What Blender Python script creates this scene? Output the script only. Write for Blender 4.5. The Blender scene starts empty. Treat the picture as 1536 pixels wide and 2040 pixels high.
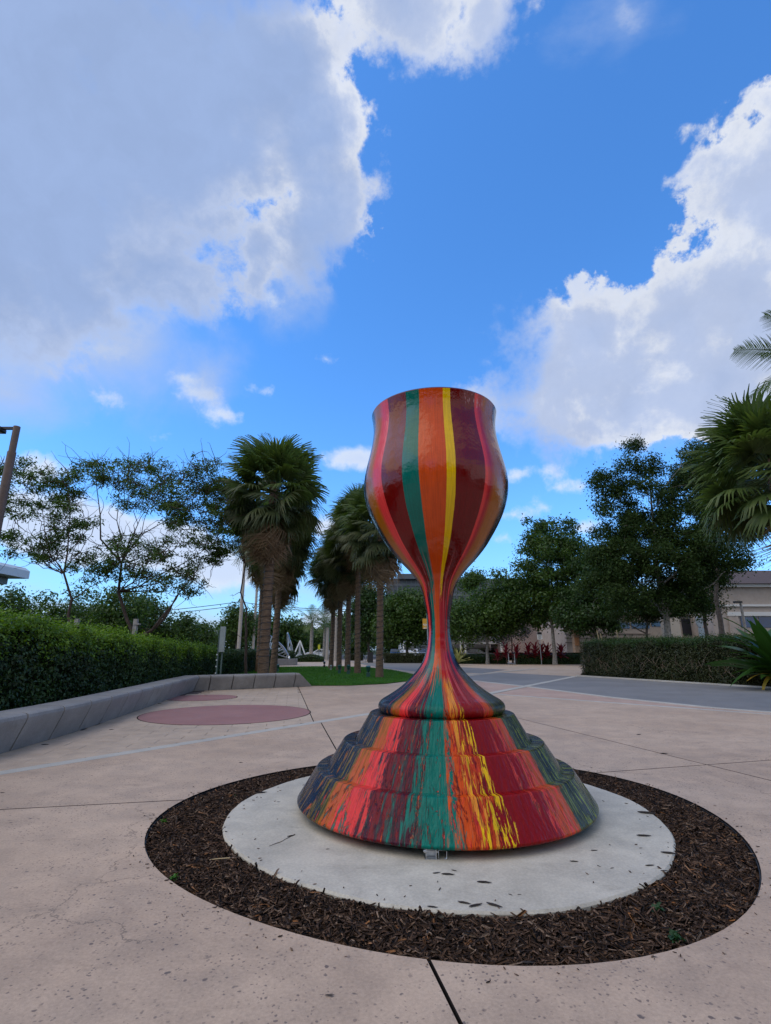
import bpy, math, random
import numpy as np
from mathutils import Vector, Matrix
PI = math.pi
rnd = random.Random(7)
S = bpy.context.scene
COL = S.collection

# ------------------------------------------------------------------ camera
F_PX, PITCH, EYE = 1020.0, math.atan(274 / 1020.0), 1.35
cam_d = bpy.data.cameras.new('camera')
cam = bpy.data.objects.new('camera', cam_d)
COL.objects.link(cam)
cam.location = (0, 0, EYE)
cam.rotation_euler = (PI / 2 + PITCH, 0, 0)
cam_d.sensor_fit = 'VERTICAL'
cam_d.sensor_height = 24.0
cam_d.lens = 24.0 * F_PX / 2040.0
cam_d.clip_start = 0.05
cam_d.clip_end = 5000
S.camera = cam
S.render.resolution_x, S.render.resolution_y = 771, 1024
S.view_settings.view_transform = 'Standard'
S.view_settings.look = 'None'
S.view_settings.exposure = 0.0
S.view_settings.gamma = 1.0
S.view_settings.use_curve_mapping = False

def ray(x, y):
    """direction of the photograph's pixel, in the world"""
    a, b = (x - 768) / F_PX, -(y - 1020) / F_PX
    c, s = math.cos(PITCH), math.sin(PITCH)
    return Vector((a, c - b * s, s + b * c))
def gnd(x, y, z=0.0):
    r = ray(x, y); t = (z - EYE) / r.z
    return Vector((r.x * t, r.y * t, z))
def at(x, y, Y):
    r = ray(x, y); t = Y / r.y
    return Vector((r.x * t, Y, EYE + r.z * t))

# ------------------------------------------------------------------ node helper
class NT:
    def __init__(s, tree):
        s.t = tree; s.n = tree.nodes; s.l = tree.links
    def put(s, sock, v):
        if v is None: return
        if isinstance(v, bpy.types.NodeSocket): s.l.new(v, sock)
        elif isinstance(v, (tuple, list)) and len(v) == 3 and sock.type == 'RGBA': sock.default_value = (*v, 1)
        else: sock.default_value = v
    def node(s, ty, props=None, **ins):
        nd = s.n.new(ty)
        for k, v in (props or {}).items(): setattr(nd, k, v)
        for k, v in ins.items(): s.put(nd.inputs[k.replace('_', ' ')], v)
        return nd
    def m(s, op, a, b=None, c=None, clamp=False):
        nd = s.n.new('ShaderNodeMath'); nd.operation = op; nd.use_clamp = clamp
        for i, v in enumerate((a, b, c)): s.put(nd.inputs[i], v)
        return nd.outputs[0]
    def v(s, op, a, b=None, scale=None):
        nd = s.n.new('ShaderNodeVectorMath'); nd.operation = op
        s.put(nd.inputs[0], a); s.put(nd.inputs[1], b)
        if scale is not None: s.put(nd.inputs['Scale'], scale)
        return nd.outputs['Value'] if op in ('DISTANCE', 'LENGTH', 'DOT_PRODUCT') else nd.outputs[0]
    def noise(s, vec, scale, detail=4, rough=0.55, col=False, dist=0.0):
        nd = s.node('ShaderNodeTexNoise', Vector=vec, Scale=scale, Detail=detail, Roughness=rough, Distortion=dist)
        return nd.outputs['Color'] if col else nd.outputs[0]
    def mix(s, f, a, b, mode='MIX'):
        nd = s.n.new('ShaderNodeMix'); nd.data_type = 'RGBA'; nd.blend_type = mode
        s.put(nd.inputs[0], f); s.put(nd.inputs[6], a); s.put(nd.inputs[7], b)
        return nd.outputs[2]
    def sstep(s, x, lo, hi, a=0.0, b=1.0):
        nd = s.n.new('ShaderNodeMapRange'); nd.interpolation_type = 'SMOOTHSTEP'
        for i, q in enumerate((x, lo, hi, a, b)): s.put(nd.inputs[i], q)
        return nd.outputs[0]
    def ramp(s, f, stops, interp='LINEAR'):
        nd = s.n.new('ShaderNodeValToRGB'); cr = nd.color_ramp; cr.interpolation = interp
        while len(cr.elements) > 1: cr.elements.remove(cr.elements[-1])
        for i, (p, c) in enumerate(stops):
            e = cr.elements[0] if i == 0 else cr.elements.new(p)
            e.position = p; e.color = (*c, 1) if len(c) == 3 else c
        s.put(nd.inputs[0], f)
        return nd.outputs[0]
    def sep(s, vec):
        nd = s.n.new('ShaderNodeSeparateXYZ'); s.put(nd.inputs[0], vec); return nd.outputs
    def comb(s, x, y, z):
        nd = s.n.new('ShaderNodeCombineXYZ')
        for i, v in enumerate((x, y, z)): s.put(nd.inputs[i], v)
        return nd.outputs[0]

# ------------------------------------------------------------------ world: sky with broken cumulus
SUN_EL, SUN_AZ = math.radians(52), math.radians(-110)      # azimuth clockwise from +Y
def make_world():
    w = bpy.data.worlds.new('World'); S.world = w; w.use_nodes = True
    w.cycles.sampling_method = 'MANUAL'; w.cycles.sample_map_resolution = 512
    t = NT(w.node_tree); t.n.clear()
    out = t.n.new('ShaderNodeOutputWorld'); bg = t.n.new('ShaderNodeBackground')
    t.l.new(bg.outputs[0], out.inputs[0]); bg.inputs[1].default_value = 0.1
    sky = t.n.new('ShaderNodeTexSky'); sky.sky_type = 'NISHITA'; sky.sun_disc = False
    sky.sun_elevation = SUN_EL; sky.sun_rotation = SUN_AZ
    sky.air_density = 1.0; sky.dust_density = 0.4; sky.ozone_density = 2.5
    D = t.n.new('ShaderNodeTexCoord').outputs['Generated']
    X, Y, Z = t.sep(D)
    blue = t.mix(1.0, sky.outputs[0], SKY_TINT, 'MULTIPLY')
    # paler towards the horizon, as the humid air makes it
    hz = t.m('POWER', t.m('SUBTRACT', 1.0, t.m('MAXIMUM', Z, 0.0), clamp=True), 7.0)
    blue = t.mix(t.m('MULTIPLY', hz, 0.75), blue, (4.4, 5.9, 8.6))
    # turbulence
    n1 = t.v('SCALE', t.v('SUBTRACT', t.noise(D, 3.2, 3, 0.5, col=True), (0.5, 0.5, 0.5)), scale=0.20)
    n2 = t.v('SCALE', t.v('SUBTRACT', t.noise(D, 13.0, 6, 0.6, col=True), (0.5, 0.5, 0.5)), scale=0.085)
    W = t.v('ADD', D, t.v('ADD', n1, n2))
    def field(space, blobs, sc=(1, 1, 1)):
        F = None
        for (px, py, r) in blobs:
            c = ray(px, py).normalized()
            e1 = ray(px + r, py).normalized(); e2 = ray(px, py - r).normalized()
            cr = 0.5 * ((c - e1).length + (c - e2).length)
            cc = Vector((c.x * sc[0], c.y * sc[1], c.z * sc[2]))
            d = t.m('SUBTRACT', cr, t.v('DISTANCE', space, tuple(cc)))
            F = d if F is None else t.m('SMOOTH_MAX', F, d, 0.05)
        return F
    fL = field(W, BLOBS_L)
    fR = field(W, BLOBS_R)
    Fbig = t.m('MAXIMUM', fL, fR)
    # elsewhere (behind the camera and to the sides) the same kind of broken cloud goes on
    gen = t.m('MULTIPLY', t.m('SUBTRACT', t.noise(t.v('MULTIPLY', W, (1, 1, 1.6)), 1.7, 2, 0.5), 0.43), 1.6)
    away = t.sstep(Y, 0.30, 0.02)
    gen = t.m('ADD', gen, t.m('MULTIPLY', t.m('SUBTRACT', away, 1.0), 1.0))
    Fbig = t.m('MAXIMUM', Fbig, gen)
    W2 = t.v('ADD', t.v('MULTIPLY', D, (1, 1, 2.0)), t.v('ADD', t.v('SCALE', n2, scale=0.8), t.v('SCALE', n1, scale=0.15)))
    fS = field(W2, BLOBS_S, (1, 1, 2.0))
    d3 = t.noise(D, 22.0, 8, 0.62)
    d1 = t.noise(D, 6.0, 8, 0.6, dist=0.3)
    rag = t.m('ADD', t.m('MULTIPLY', t.m('SUBTRACT', d3, 0.5), 0.10), t.m('MULTIPLY', t.m('SUBTRACT', d1, 0.5), 0.16))
    Fb = t.m('ADD', Fbig, rag)
    # crisp rim on the sunlit edges, soft veils on others
    soft = t.sstep(t.noise(D, 2.6, 2, 0.5), 0.42, 0.62, 0.012, 0.11)
    soft = t.m('ADD', soft, t.sstep(X, -0.12, -0.34, 0.0, 0.035))
    aB = t.sstep(Fb, -0.004, soft)
    aS = t.m('MULTIPLY', t.sstep(t.m('ADD', fS, t.m('MULTIPLY', t.m('SUBTRACT', d3, 0.5), 0.09)), -0.012, 0.03), 0.9)
    lit = t.sstep(t.m('ADD', Fb, t.m('MULTIPLY', t.m('SUBTRACT', d1, 0.5), 0.10)), -0.01, 0.065)
    deep = t.sstep(t.m('ADD', Fb, t.m('MULTIPLY', t.m('SUBTRACT', t.noise(D, 4.0, 5, 0.5), 0.5), 0.10)), t.sstep(X, 0.1, -0.1, 0.03, -0.005), t.sstep(X, 0.1, -0.1, 0.16, 0.10))
    deep = t.m('MULTIPLY', deep, t.sstep(X, 0.25, 0.05, 0.45, 1.0))
    cB = t.mix(lit, t.mix(t.sstep(X, -0.12, -0.34), CLOUD_LIT, (5.6, 6.5, 8.6)), CLOUD_MID)
    cB = t.mix(deep, cB, CLOUD_DEEP)
    cB = t.mix(t.m('MULTIPLY', t.sstep(Y, 0.15, -0.15), 0.7), cB, (8.6, 8.5, 8.3))      # facing the light, behind the camera
    # fine modelling of the billows
    tex = t.sstep(t.noise(W, 8.0, 7, 0.6), 0.32, 0.72, 0.955, 1.045)
    cB = t.mix(1.0, cB, t.comb(tex, tex, tex), 'MULTIPLY')
    aB = t.m('MULTIPLY', aB, t.sstep(t.m('ADD', d1, t.m('MULTIPLY', lit, 0.5)), 0.25, 0.7, 0.70, 1.0))
    cS = t.mix(t.sstep(fS, 0.0, 0.05), (7.6, 8.4, 9.6), (6.6, 7.5, 9.4))
    # low banks over the horizon
    bank = t.noise(t.v('MULTIPLY', D, (1, 1, 5.0)), 3.3, 6, 0.55)
    low = t.m('MULTIPLY', t.sstep(Z, 0.16, 0.03), t.sstep(bank, 0.42, 0.60))
    res = t.mix(t.m('MULTIPLY', low, 0.8), blue, (5.3, 6.0, 7.6))
    res = t.mix(aS, res, cS)
    fV = field(t.v('ADD', D, t.v('SCALE', t.v('ADD', n1, n2), scale=0.8)), [(60, 640, 200), (250, 670, 150), (380, 740, 90), (1480, 800, 90), (1300, 830, 60), (1190, 30, 50), (560, 560, 60)])
    aV = t.m('MULTIPLY', t.sstep(t.m('ADD', fV, t.m('MULTIPLY', t.m('SUBTRACT', d1, 0.5), 0.2)), -0.05, 0.11), 0.82)
    res = t.mix(aV, res, (4.4, 5.6, 8.3))
    res = t.mix(aB, res, cB)
    t.l.new(res, bg.inputs[0])
SKY_TINT = (1.0, 2.0, 2.95)
CLOUD_LIT, CLOUD_MID, CLOUD_DEEP = (8.3, 8.6, 9.2), (4.9, 5.8, 8.0), (3.3, 4.5, 7.3)
BLOBS_L = [(60, 250, 400), (330, 200, 330), (560, 170, 230), (640, 330, 135), (690, 420, 85), (600, 480, 90), (500, 540, 90),
           (300, 520, 140), (120, 560, 170), (350, 570, 120), (820, 50, 140), (950, 90, 100), (1010, 20, 60), (400, 785, 50), (425, 825, 34), (210, 700, 40), (20, 660, 40), (380, 740, 30),
           (-300, 400, 420), (250, 780, 50), (740, 330, 40), (300, -200, 400), (800, -150, 180)]
BLOBS_R = [(1560, 380, 180), (1470, 560, 160), (1340, 640, 135), (1170, 650, 115), (1090, 740, 130), (985, 800, 85), (1230, 780, 140), (1160, 820, 100),
           (1400, 750, 150), (1300, 640, 120), (1540, 640, 170), (1370, 345, 60), (1700, 300, 260), (1560, 230, 90), (1090, 800, 80), (1180, 1, 26), (1200, 60, 22)]
BLOBS_S = [(655, 717, 15), (320, 868, 10), (715, 912, 52), (675, 915, 30), (90, 935, 45), (40, 945, 50), (1100, 935, 22), (1130, 965, 24), (1030, 1025, 22),
           (1035, 940, 22), (1005, 1075, 12), (1180, 1050, 24), (1085, 1010, 16), (140, 1060, 150), (330, 1090, 120), (30, 1000, 60), (640, 1050, 40),
           (430, 1110, 60), (520, 775, 10), (395, 785, 38), (365, 750, 30), (440, 828, 32), (545, 590, 26), (210, 690, 24), (10, 668, 22), (440, 1130, 90), (650, 1240, 60), (230, 795, 20)]
make_world()
# the sun stands behind the high cloud: a weak, wide lamp
sun_d = bpy.data.lights.new('sun', 'SUN'); sun_d.energy = 1.4; sun_d.angle = math.radians(70); sun_d.color = (1, 0.82, 0.58)
sun = bpy.data.objects.new('sun', sun_d); COL.objects.link(sun)
sd = Vector((math.sin(SUN_AZ) * math.cos(SUN_EL), math.cos(SUN_AZ) * math.cos(SUN_EL), math.sin(SUN_EL)))
sun.rotation_euler = sd.to_track_quat('Z', 'Y').to_euler()

# ------------------------------------------------------------------ object helpers
def tag(o, label=None, cat=None, group=None, kind=None):
    if label: o['label'] = label
    if cat: o['category'] = cat
    if group: o['group'] = group
    if kind: o['kind'] = kind
    return o
def link(name, data, parent=None, loc=None, rot=None, scale=None):
    o = bpy.data.objects.new(name, data); COL.objects.link(o)
    if parent: o.parent = parent
    if loc is not None: o.location = loc
    if rot is not None: o.rotation_euler = rot
    if scale is not None: o.scale = (scale,) * 3 if isinstance(scale, (int, float)) else scale
    return o
def empty(name, loc=(0, 0, 0), rz=0.0, **kw):
    o = link(name, None, None, loc, (0, 0, rz)); o.empty_display_size = 0.2
    return tag(o, **kw)
def kids(o): return [c for c in bpy.data.objects if c.parent == o]
CH = {}
def copy_tree(o, parent=None):
    c = o.copy(); COL.objects.link(c)
    if parent: c.parent = parent
    for ch in o.children: copy_tree(ch, c)
    return c
class MB:
    def __init__(s): s.v = []; s.f = []; s.mi = []
    def face(s, idx, m=0): s.f.append(tuple(idx)); s.mi.append(m)
    def poly(s, pts, m=0):
        b = len(s.v); s.v += [tuple(p) for p in pts]; s.face(range(b, b + len(pts)), m)
    def box(s, c, d, rz=0.0, m=0, taper=1.0, rot=None):
        b = len(s.v); R = rot or Matrix.Rotation(rz, 3, 'Z')
        for z in (-1, 1):
            k = taper if z > 0 else 1.0
            for x, y in ((-1, -1), (1, -1), (1, 1), (-1, 1)):
                s.v.append(tuple(Vector(c) + R @ Vector((x * d[0] / 2 * k, y * d[1] / 2 * k, z * d[2] / 2))))
        for f in ((3, 2, 1, 0), (4, 5, 6, 7), (0, 1, 5, 4), (1, 2, 6, 5), (2, 3, 7, 6), (3, 0, 4, 7)):
            s.face([b + i for i in f], m)
    def prism(s, pts, z0, z1, m=0, chamfer=0.0, side=None):
        """closed solid on a plan outline (counter-clockwise)"""
        n = len(pts); b = len(s.v)
        s.v += [(p[0], p[1], z0) for p in pts]
        if chamfer:
            s.v += [(p[0], p[1], z1 - chamfer) for p in pts]
            q = inset(pts, chamfer); s.v += [(p[0], p[1], z1) for p in q]; L = 2
        else:
            s.v += [(p[0], p[1], z1) for p in pts]; L = 1
        for k in range(L):
            for i in range(n):
                j = (i + 1) % n
                s.face((b + k * n + i, b + k * n + j, b + (k + 1) * n + j, b + (k + 1) * n + i), side if side is not None else m)
        s.face([b + L * n + i for i in range(n)], m); s.face([b + n - 1 - i for i in range(n)], m)
    def tube(s, pts, rad, n=6, m=0, cap=True, up=None):
        pts = [Vector(p) for p in pts]; b = len(s.v); K = len(pts)
        if isinstance(rad, (int, float)): rad = [rad] * K
        u = None
        for i, p in enumerate(pts):
            d = (pts[min(i + 1, K - 1)] - pts[max(i - 1, 0)])
            d = d.normalized() if d.length > 1e-9 else Vector((0, 0, 1))
            if u is None: u = d.orthogonal().normalized()
            else:
                u = (u - d * u.dot(d)); u = u.normalized() if u.length > 1e-6 else d.orthogonal().normalized()
            w = d.cross(u)
            for k in range(n):
                a = 2 * PI * k / n
                s.v.append(tuple(p + (u * math.cos(a) + w * math.sin(a)) * rad[i]))
        for i in range(K - 1):
            for k in range(n):
                k2 = (k + 1) % n
                s.face((b + i * n + k, b + i * n + k2, b + (i + 1) * n + k2, b + (i + 1) * n + k), m)
        if cap:
            s.face([b + n - 1 - k for k in range(n)], m); s.face([b + (K - 1) * n + k for k in range(n)], m)
    def lathe(s, prof, n=24, c=(0, 0, 0), m=0):
        b = len(s.v)
        for r, z in prof:
            for k in range(n):
                a = 2 * PI * k / n; s.v.append((c[0] + r * math.cos(a), c[1] + r * math.sin(a), c[2] + z))
        for i in range(len(prof) - 1):
            for k in range(n):
                k2 = (k + 1) % n
                s.face((b + i * n + k, b + i * n + k2, b + (i + 1) * n + k2, b + (i + 1) * n + k), m)
    def ball(s, c, r, n=10, m=0):
        pr = [(max(1e-4, math.cos(-PI / 2 + PI * i / 6)), math.sin(-PI / 2 + PI * i / 6)) for i in range(7)]
        r = r if isinstance(r, (tuple, list)) else (r, r, r)
        b = len(s.v); s.lathe(pr, n, (0, 0, 0), m)
        for i in range(b, len(s.v)):
            v = s.v[i]; s.v[i] = (c[0] + v[0] * r[0], c[1] + v[1] * r[1], c[2] + v[2] * r[2])
    def mesh(s, name, mats, smooth=False, angle=None):
        me = bpy.data.meshes.new(name); me.from_pydata(s.v, [], s.f)
        for m in (mats if isinstance(mats, (list, tuple)) else [mats]): me.materials.append(m)
        me.polygons.foreach_set('material_index', s.mi)
        if smooth: me.polygons.foreach_set('use_smooth', [True] * len(s.f))
        me.update()
        if smooth and angle: me.set_sharp_from_angle(angle=math.radians(angle))
        return me
    def build(s, name, mats, parent=None, smooth=False, angle=None, loc=None, rot=None):
        return link(name, s.mesh(name, mats, smooth, angle), parent, loc, rot)

def inset(pts, d):
    n = len(pts); out = []
    for i in range(n):
        p0, p, p1 = Vector(pts[i - 1][:2]), Vector(pts[i][:2]), Vector(pts[(i + 1) % n][:2])
        a, b = (p - p0), (p1 - p)
        if a.length < 1e-7 or b.length < 1e-7: out.append(p); continue
        na = Vector((-a.y, a.x)).normalized(); nb = Vector((-b.y, b.x)).normalized()
        q = na + nb
        q = q / max(0.35, q.dot(na)) if q.length > 1e-6 else na
        out.append(p + q * d)
    return out
def clip(pts, p, nrm):
    """keep the side nrm points to"""
    out = []; n = len(pts)
    for i in range(n):
        a, b = Vector(pts[i][:2]), Vector(pts[(i + 1) % n][:2])
        da, db = (a - p).dot(nrm), (b - p).dot(nrm)
        if da >= 0: out.append(a)
        if (da >= 0) != (db >= 0): out.append(a + (b - a) * (da / (da - db)))
    return out
def area(pts):
    return 0.5 * sum(pts[i - 1][0] * pts[i][1] - pts[i][0] * pts[i - 1][1] for i in range(len(pts)))

def np_mesh(name, V, Fq, mats, mi=None, smooth=False):
    """V (N,3), Fq (M,k) arrays -> mesh, fast"""
    me = bpy.data.meshes.new(name); k = Fq.shape[1]
    me.vertices.add(len(V)); me.vertices.foreach_set('co', V.astype(np.float32).ravel())
    me.loops.add(Fq.size); me.loops.foreach_set('vertex_index', Fq.astype(np.int32).ravel())
    me.polygons.add(len(Fq)); me.polygons.foreach_set('loop_start', np.arange(0, Fq.size, k, dtype=np.int32))
    me.polygons.foreach_set('loop_total', np.full(len(Fq), k, dtype=np.int32))
    for m in (mats if isinstance(mats, (list, tuple)) else [mats]): me.materials.append(m)
    if mi is not None: me.polygons.foreach_set('material_index', mi.astype(np.int32))
    if smooth: me.polygons.foreach_set('use_smooth', np.ones(len(Fq), dtype=bool))
    me.update(calc_edges=True); me.validate()
    return me
def unit(a): return a / np.maximum(1e-9, np.linalg.norm(a, axis=1, keepdims=True))
def leaves(P, out, size, rng, aspect=0.5, spread=0.9, name='leaves', mat=None, jitter=0.35):
    """one folded four-cornered leaf at each point, facing roughly along out"""
    n = len(P)
    nrm = unit(out + rng.normal(0, spread, (n, 3)))
    t = unit(np.cross(nrm, rng.normal(0, 1, (n, 3)))); b = np.cross(nrm, t)
    L = size * (0.55 + 1.05 * rng.beta(1.6, 2.4, (n, 1)) + jitter * 0.2); Wd = L * aspect * 0.5
    V = np.stack([P - t * L * 0.5, P + b * Wd + nrm * L * 0.10, P + t * L * 0.5, P - b * Wd + nrm * L * 0.10], 1).reshape(-1, 3)
    Fq = np.arange(4 * n).reshape(n, 4)
    return np_mesh(name, V, Fq, mat)

# ------------------------------------------------------------------ materials
MATS = {}
def mat(name, col=None, rough=0.8, fn=None, metal=0.0, spec=0.5, coat=0.0, noise=0.0, nscale=8.0, bump=0.0, bscale=40.0):
    if name in MATS: return MATS[name]
    m = bpy.data.materials.new(name); m.use_nodes = True
    t = NT(m.node_tree); t.n.clear()
    out = t.n.new('ShaderNodeOutputMaterial'); b = t.n.new('ShaderNodeBsdfPrincipled'); t.l.new(b.outputs[0], out.inputs[0])
    b.inputs['Roughness'].default_value = rough; b.inputs['Metallic'].default_value = metal
    b.inputs['Specular IOR Level'].default_value = spec; b.inputs['Coat Weight'].default_value = coat
    if col: b.inputs['Base Color'].default_value = (*col, 1)
    P = t.n.new('ShaderNodeTexCoord').outputs['Object']
    if noise and col:
        k = t.sstep(t.noise(P, nscale, 6, 0.6), 0.25, 0.75, 1 - noise, 1 + noise)
        t.l.new(t.mix(1.0, col, t.comb(k, k, k), 'MULTIPLY'), b.inputs['Base Color'])
    if bump:
        bp = t.node('ShaderNodeBump', Strength=bump, Distance=0.02, Height=t.noise(P, bscale, 4, 0.6))
        t.l.new(bp.outputs[0], b.inputs['Normal'])
    if fn: fn(t, b, P, out)
    MATS[name] = m
    return m
def leafmat(name, c0, c1, c2, trans=0.25, rough=0.45, spec=0.35):
    def fn(t, b, P, out):
        r = t.n.new('ShaderNodeNewGeometry').outputs['Random Per Island']
        nz = t.noise(P, 0.9, 3, 0.5)
        f = t.m('ADD', t.m('MULTIPLY', r, 0.65), t.m('MULTIPLY', t.sstep(nz, 0.3, 0.7), 0.35))
        c = t.ramp(f, [(0.0, c0), (0.5, c1), (1.0, c2)])
        t.l.new(c, b.inputs['Base Color'])
        tr = t.node('ShaderNodeBsdfTranslucent', Color=t.mix(1.0, c, (1.3, 1.5, 0.6), 'MULTIPLY'))
        mx = t.n.new('ShaderNodeMixShader'); mx.inputs[0].default_value = trans
        t.l.new(b.outputs[0], mx.inputs[1]); t.l.new(tr.outputs[0], mx.inputs[2]); t.l.new(mx.outputs[0], out.inputs[0])
    return mat(name, None, rough, fn, spec=spec)

LF_HEDGE = leafmat('hedge_leaf', (0.010, 0.024, 0.006), (0.022, 0.052, 0.010), (0.05, 0.10, 0.014), 0.12)
LF_HEDGE_NEW = leafmat('hedge_new_leaf', (0.05, 0.105, 0.012), (0.12, 0.215, 0.020), (0.25, 0.36, 0.032), 0.3)
LF_HEDGE_BROWN = leafmat('hedge_brown_leaf', (0.020, 0.022, 0.008), (0.035, 0.045, 0.012), (0.060, 0.070, 0.02), 0.12)
LF_OAK = leafmat('oak_leaf', (0.024, 0.052, 0.009), (0.050, 0.098, 0.015), (0.10, 0.165, 0.026), 0.28)
LF_DARK = leafmat('dark_oak_leaf', (0.015, 0.031, 0.008), (0.030, 0.057, 0.013), (0.060, 0.095, 0.022), 0.25, 0.6, 0.15)
LF_MID = leafmat('mid_leaf', (0.018, 0.040, 0.010), (0.032, 0.070, 0.014), (0.055, 0.11, 0.02), 0.25)
LF_SPARSE = leafmat('sparse_leaf', (0.035, 0.072, 0.014), (0.065, 0.125, 0.020), (0.12, 0.19, 0.035), 0.3)
LF_PALM = leafmat('palm_leaf', (0.040, 0.068, 0.020), (0.080, 0.122, 0.034), (0.145, 0.19, 0.058), 0.28, 0.4)
LF_PALM2 = leafmat('old_palm_leaf', (0.045, 0.066, 0.026), (0.080, 0.105, 0.042), (0.135, 0.145, 0.065), 0.2, 0.45)
LF_DEAD = leafmat('dead_palm_leaf', (0.15, 0.095, 0.058), (0.27, 0.185, 0.120), (0.40, 0.30, 0.20), 0.15, 0.8, 0.1)
LF_GRASS = leafmat('grass_blade', (0.03, 0.10, 0.010), (0.055, 0.17, 0.018), (0.10, 0.25, 0.03), 0.25)
LF_RED = leafmat('red_leaf', (0.11, 0.008, 0.018), (0.21, 0.014, 0.030), (0.36, 0.04, 0.06), 0.25)
LF_BROAD = leafmat('broad_leaf', (0.018, 0.055, 0.010), (0.032, 0.085, 0.014), (0.06, 0.13, 0.02), 0.2, 0.3)
LF_YELLOW = leafmat('yellow_leaf', (0.45, 0.30, 0.03), (0.55, 0.36, 0.04), (0.5, 0.22, 0.04), 0.25, 0.5)
LIGHT_BLOCK = mat('hedge_light_block', (0.010, 0.013, 0.006), 1.0, spec=0.0)  # near-black, for the unseen box added in each hedge to block light
BARK = mat('bark', (0.115, 0.095, 0.080), 0.9, noise=0.35, nscale=6, bump=0.8, bscale=30, spec=0.2)
BARK_PALE = mat('pale_bark', (0.28, 0.255, 0.22), 0.9, noise=0.45, nscale=7, bump=0.8, bscale=25, spec=0.2)
TWIG = mat('twig', (0.085, 0.060, 0.048), 0.9, noise=0.3, spec=0.2)
METAL_GREY = mat('grey_metal', (0.30, 0.32, 0.33), 0.45, metal=0.6, noise=0.12)
GALV = mat('galvanised', (0.55, 0.57, 0.60), 0.3, metal=1.0, noise=0.15, nscale=30)
WHITE = mat('white_paint', (0.72, 0.73, 0.72), 0.45, noise=0.06)
BLACK = mat('black_metal', (0.018, 0.018, 0.02), 0.5)
CONC_POLE = mat('concrete_pole', (0.40, 0.36, 0.31), 0.85, noise=0.15)
BROWN_POLE = mat('brown_pole', (0.13, 0.085, 0.065), 0.55, noise=0.15)

# ------------------------------------------------------------------ ground materials
def concrete(name, c1, c2, spots=0.0, rough=0.75, stain=0.5, joint=None):
    def fn(t, b, P, out):
        P = t.n.new('ShaderNodeNewGeometry').outputs['Position']
        big = t.noise(P, 0.55, 5, 0.6); mid = t.noise(P, 3.2, 6, 0.65, dist=0.4); fine = t.noise(P, 60, 4, 0.6); grit = t.noise(P, 260, 2, 0.6)
        c = t.mix(t.sstep(big, 0.3, 0.7), c1, c2)
        k = t.m('ADD', t.sstep(mid, 0.25, 0.75, -0.16 * stain, 0.14 * stain), t.sstep(fine, 0.3, 0.7, -0.09, 0.09))
        k = t.m('ADD', t.m('ADD', k, t.sstep(grit, 0.3, 0.7, -0.07, 0.07)), 1.0)
        c = t.mix(1.0, c, t.comb(k, k, k), 'MULTIPLY')
        # soft dark scuffs
        sc = t.m('MULTIPLY', t.sstep(t.noise(t.v('MULTIPLY', P, (1, 2.2, 1)), 1.9, 8, 0.72, dist=0.6), 0.56, 0.74), 0.42 * stain)
        c = t.mix(sc, c, tuple(q * 0.45 for q in c1))
        if spots:
            ck = t.node('ShaderNodeTexVoronoi', {'feature': 'DISTANCE_TO_EDGE'}, Vector=t.v('ADD', P, t.v('SCALE', t.noise(P, 2.5, 6, 0.65, col=True), scale=0.55)), Scale=0.42)
            cm = t.m('MULTIPLY', t.sstep(ck.outputs['Distance'], 0.0035, 0.001), t.sstep(t.noise(P, 0.8, 2, 0.5), 0.52, 0.58))
            c = t.mix(t.m('MULTIPLY', cm, 0.55), c, (0.08, 0.065, 0.055))
            # grime along the far side and rust-brown blots
            bl = t.m('MULTIPLY', t.sstep(t.noise(P, 1.1, 6, 0.7, dist=0.4), 0.60, 0.74), 0.35)
            c = t.mix(bl, c, (0.20, 0.13, 0.10))
            vd = t.node('ShaderNodeTexVoronoi', {'feature': 'F1'}, Vector=t.v('ADD', P, t.v('SCALE', t.noise(P, 14, 3, 0.6, col=True), scale=0.05)), Scale=22.0, Randomness=1.0)
            sz = t.sstep(t.sep(vd.outputs['Color'])[0], 0.15, 1.0, 0.0, 0.24)
            m1 = t.sstep(t.m('SUBTRACT', vd.outputs['Distance'], sz), 0.06, -0.05)
            m1 = t.m('MULTIPLY', m1, t.sstep(t.noise(P, 1.3, 3, 0.6), 0.34, 0.55, 0.15, 1.0))
            m1 = t.m('MULTIPLY', m1, t.sstep(t.sep(vd.outputs['Color'])[1], 0.1, 0.9, 0.05, spots))
            v2 = t.node('ShaderNodeTexVoronoi', {'feature': 'F1'}, Vector=t.v('ADD', P, t.v('SCALE', t.noise(P, 30, 3, 0.6, col=True), scale=0.03)), Scale=50.0, Randomness=1.0)
            m2 = t.m('MULTIPLY', t.sstep(t.m('SUBTRACT', v2.outputs['Distance'], t.sstep(t.sep(v2.outputs['Color'])[0], 0.25, 1.0, 0.0, 0.33)), 0.07, -0.06), t.sstep(t.noise(P, 2.1, 4, 0.6), 0.34, 0.58, 0.15, 0.8))
            c = t.mix(m2, c, (0.13, 0.10, 0.09))
            c = t.mix(m1, c, t.mix(t.sep(vd.outputs['Color'])[2], (0.15, 0.095, 0.08), (0.10, 0.095, 0.095)))
        t.l.new(c, b.inputs['Base Color'])
        t.l.new(t.sstep(mid, 0.3, 0.7, rough - 0.12, rough + 0.12), b.inputs['Roughness'])
        bp = t.node('ShaderNodeBump', Strength=0.35, Distance=0.006, Height=t.m('ADD', t.m('MULTIPLY', fine, 0.7), t.m('MULTIPLY', mid, 1.5)))
        t.l.new(bp.outputs[0], b.inputs['Normal'])
    return mat(name, None, rough, fn, spec=0.3)
PINK = concrete('pink_concrete', (0.410, 0.300, 0.218), (0.495, 0.370, 0.272), spots=0.9, stain=0.9)
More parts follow.
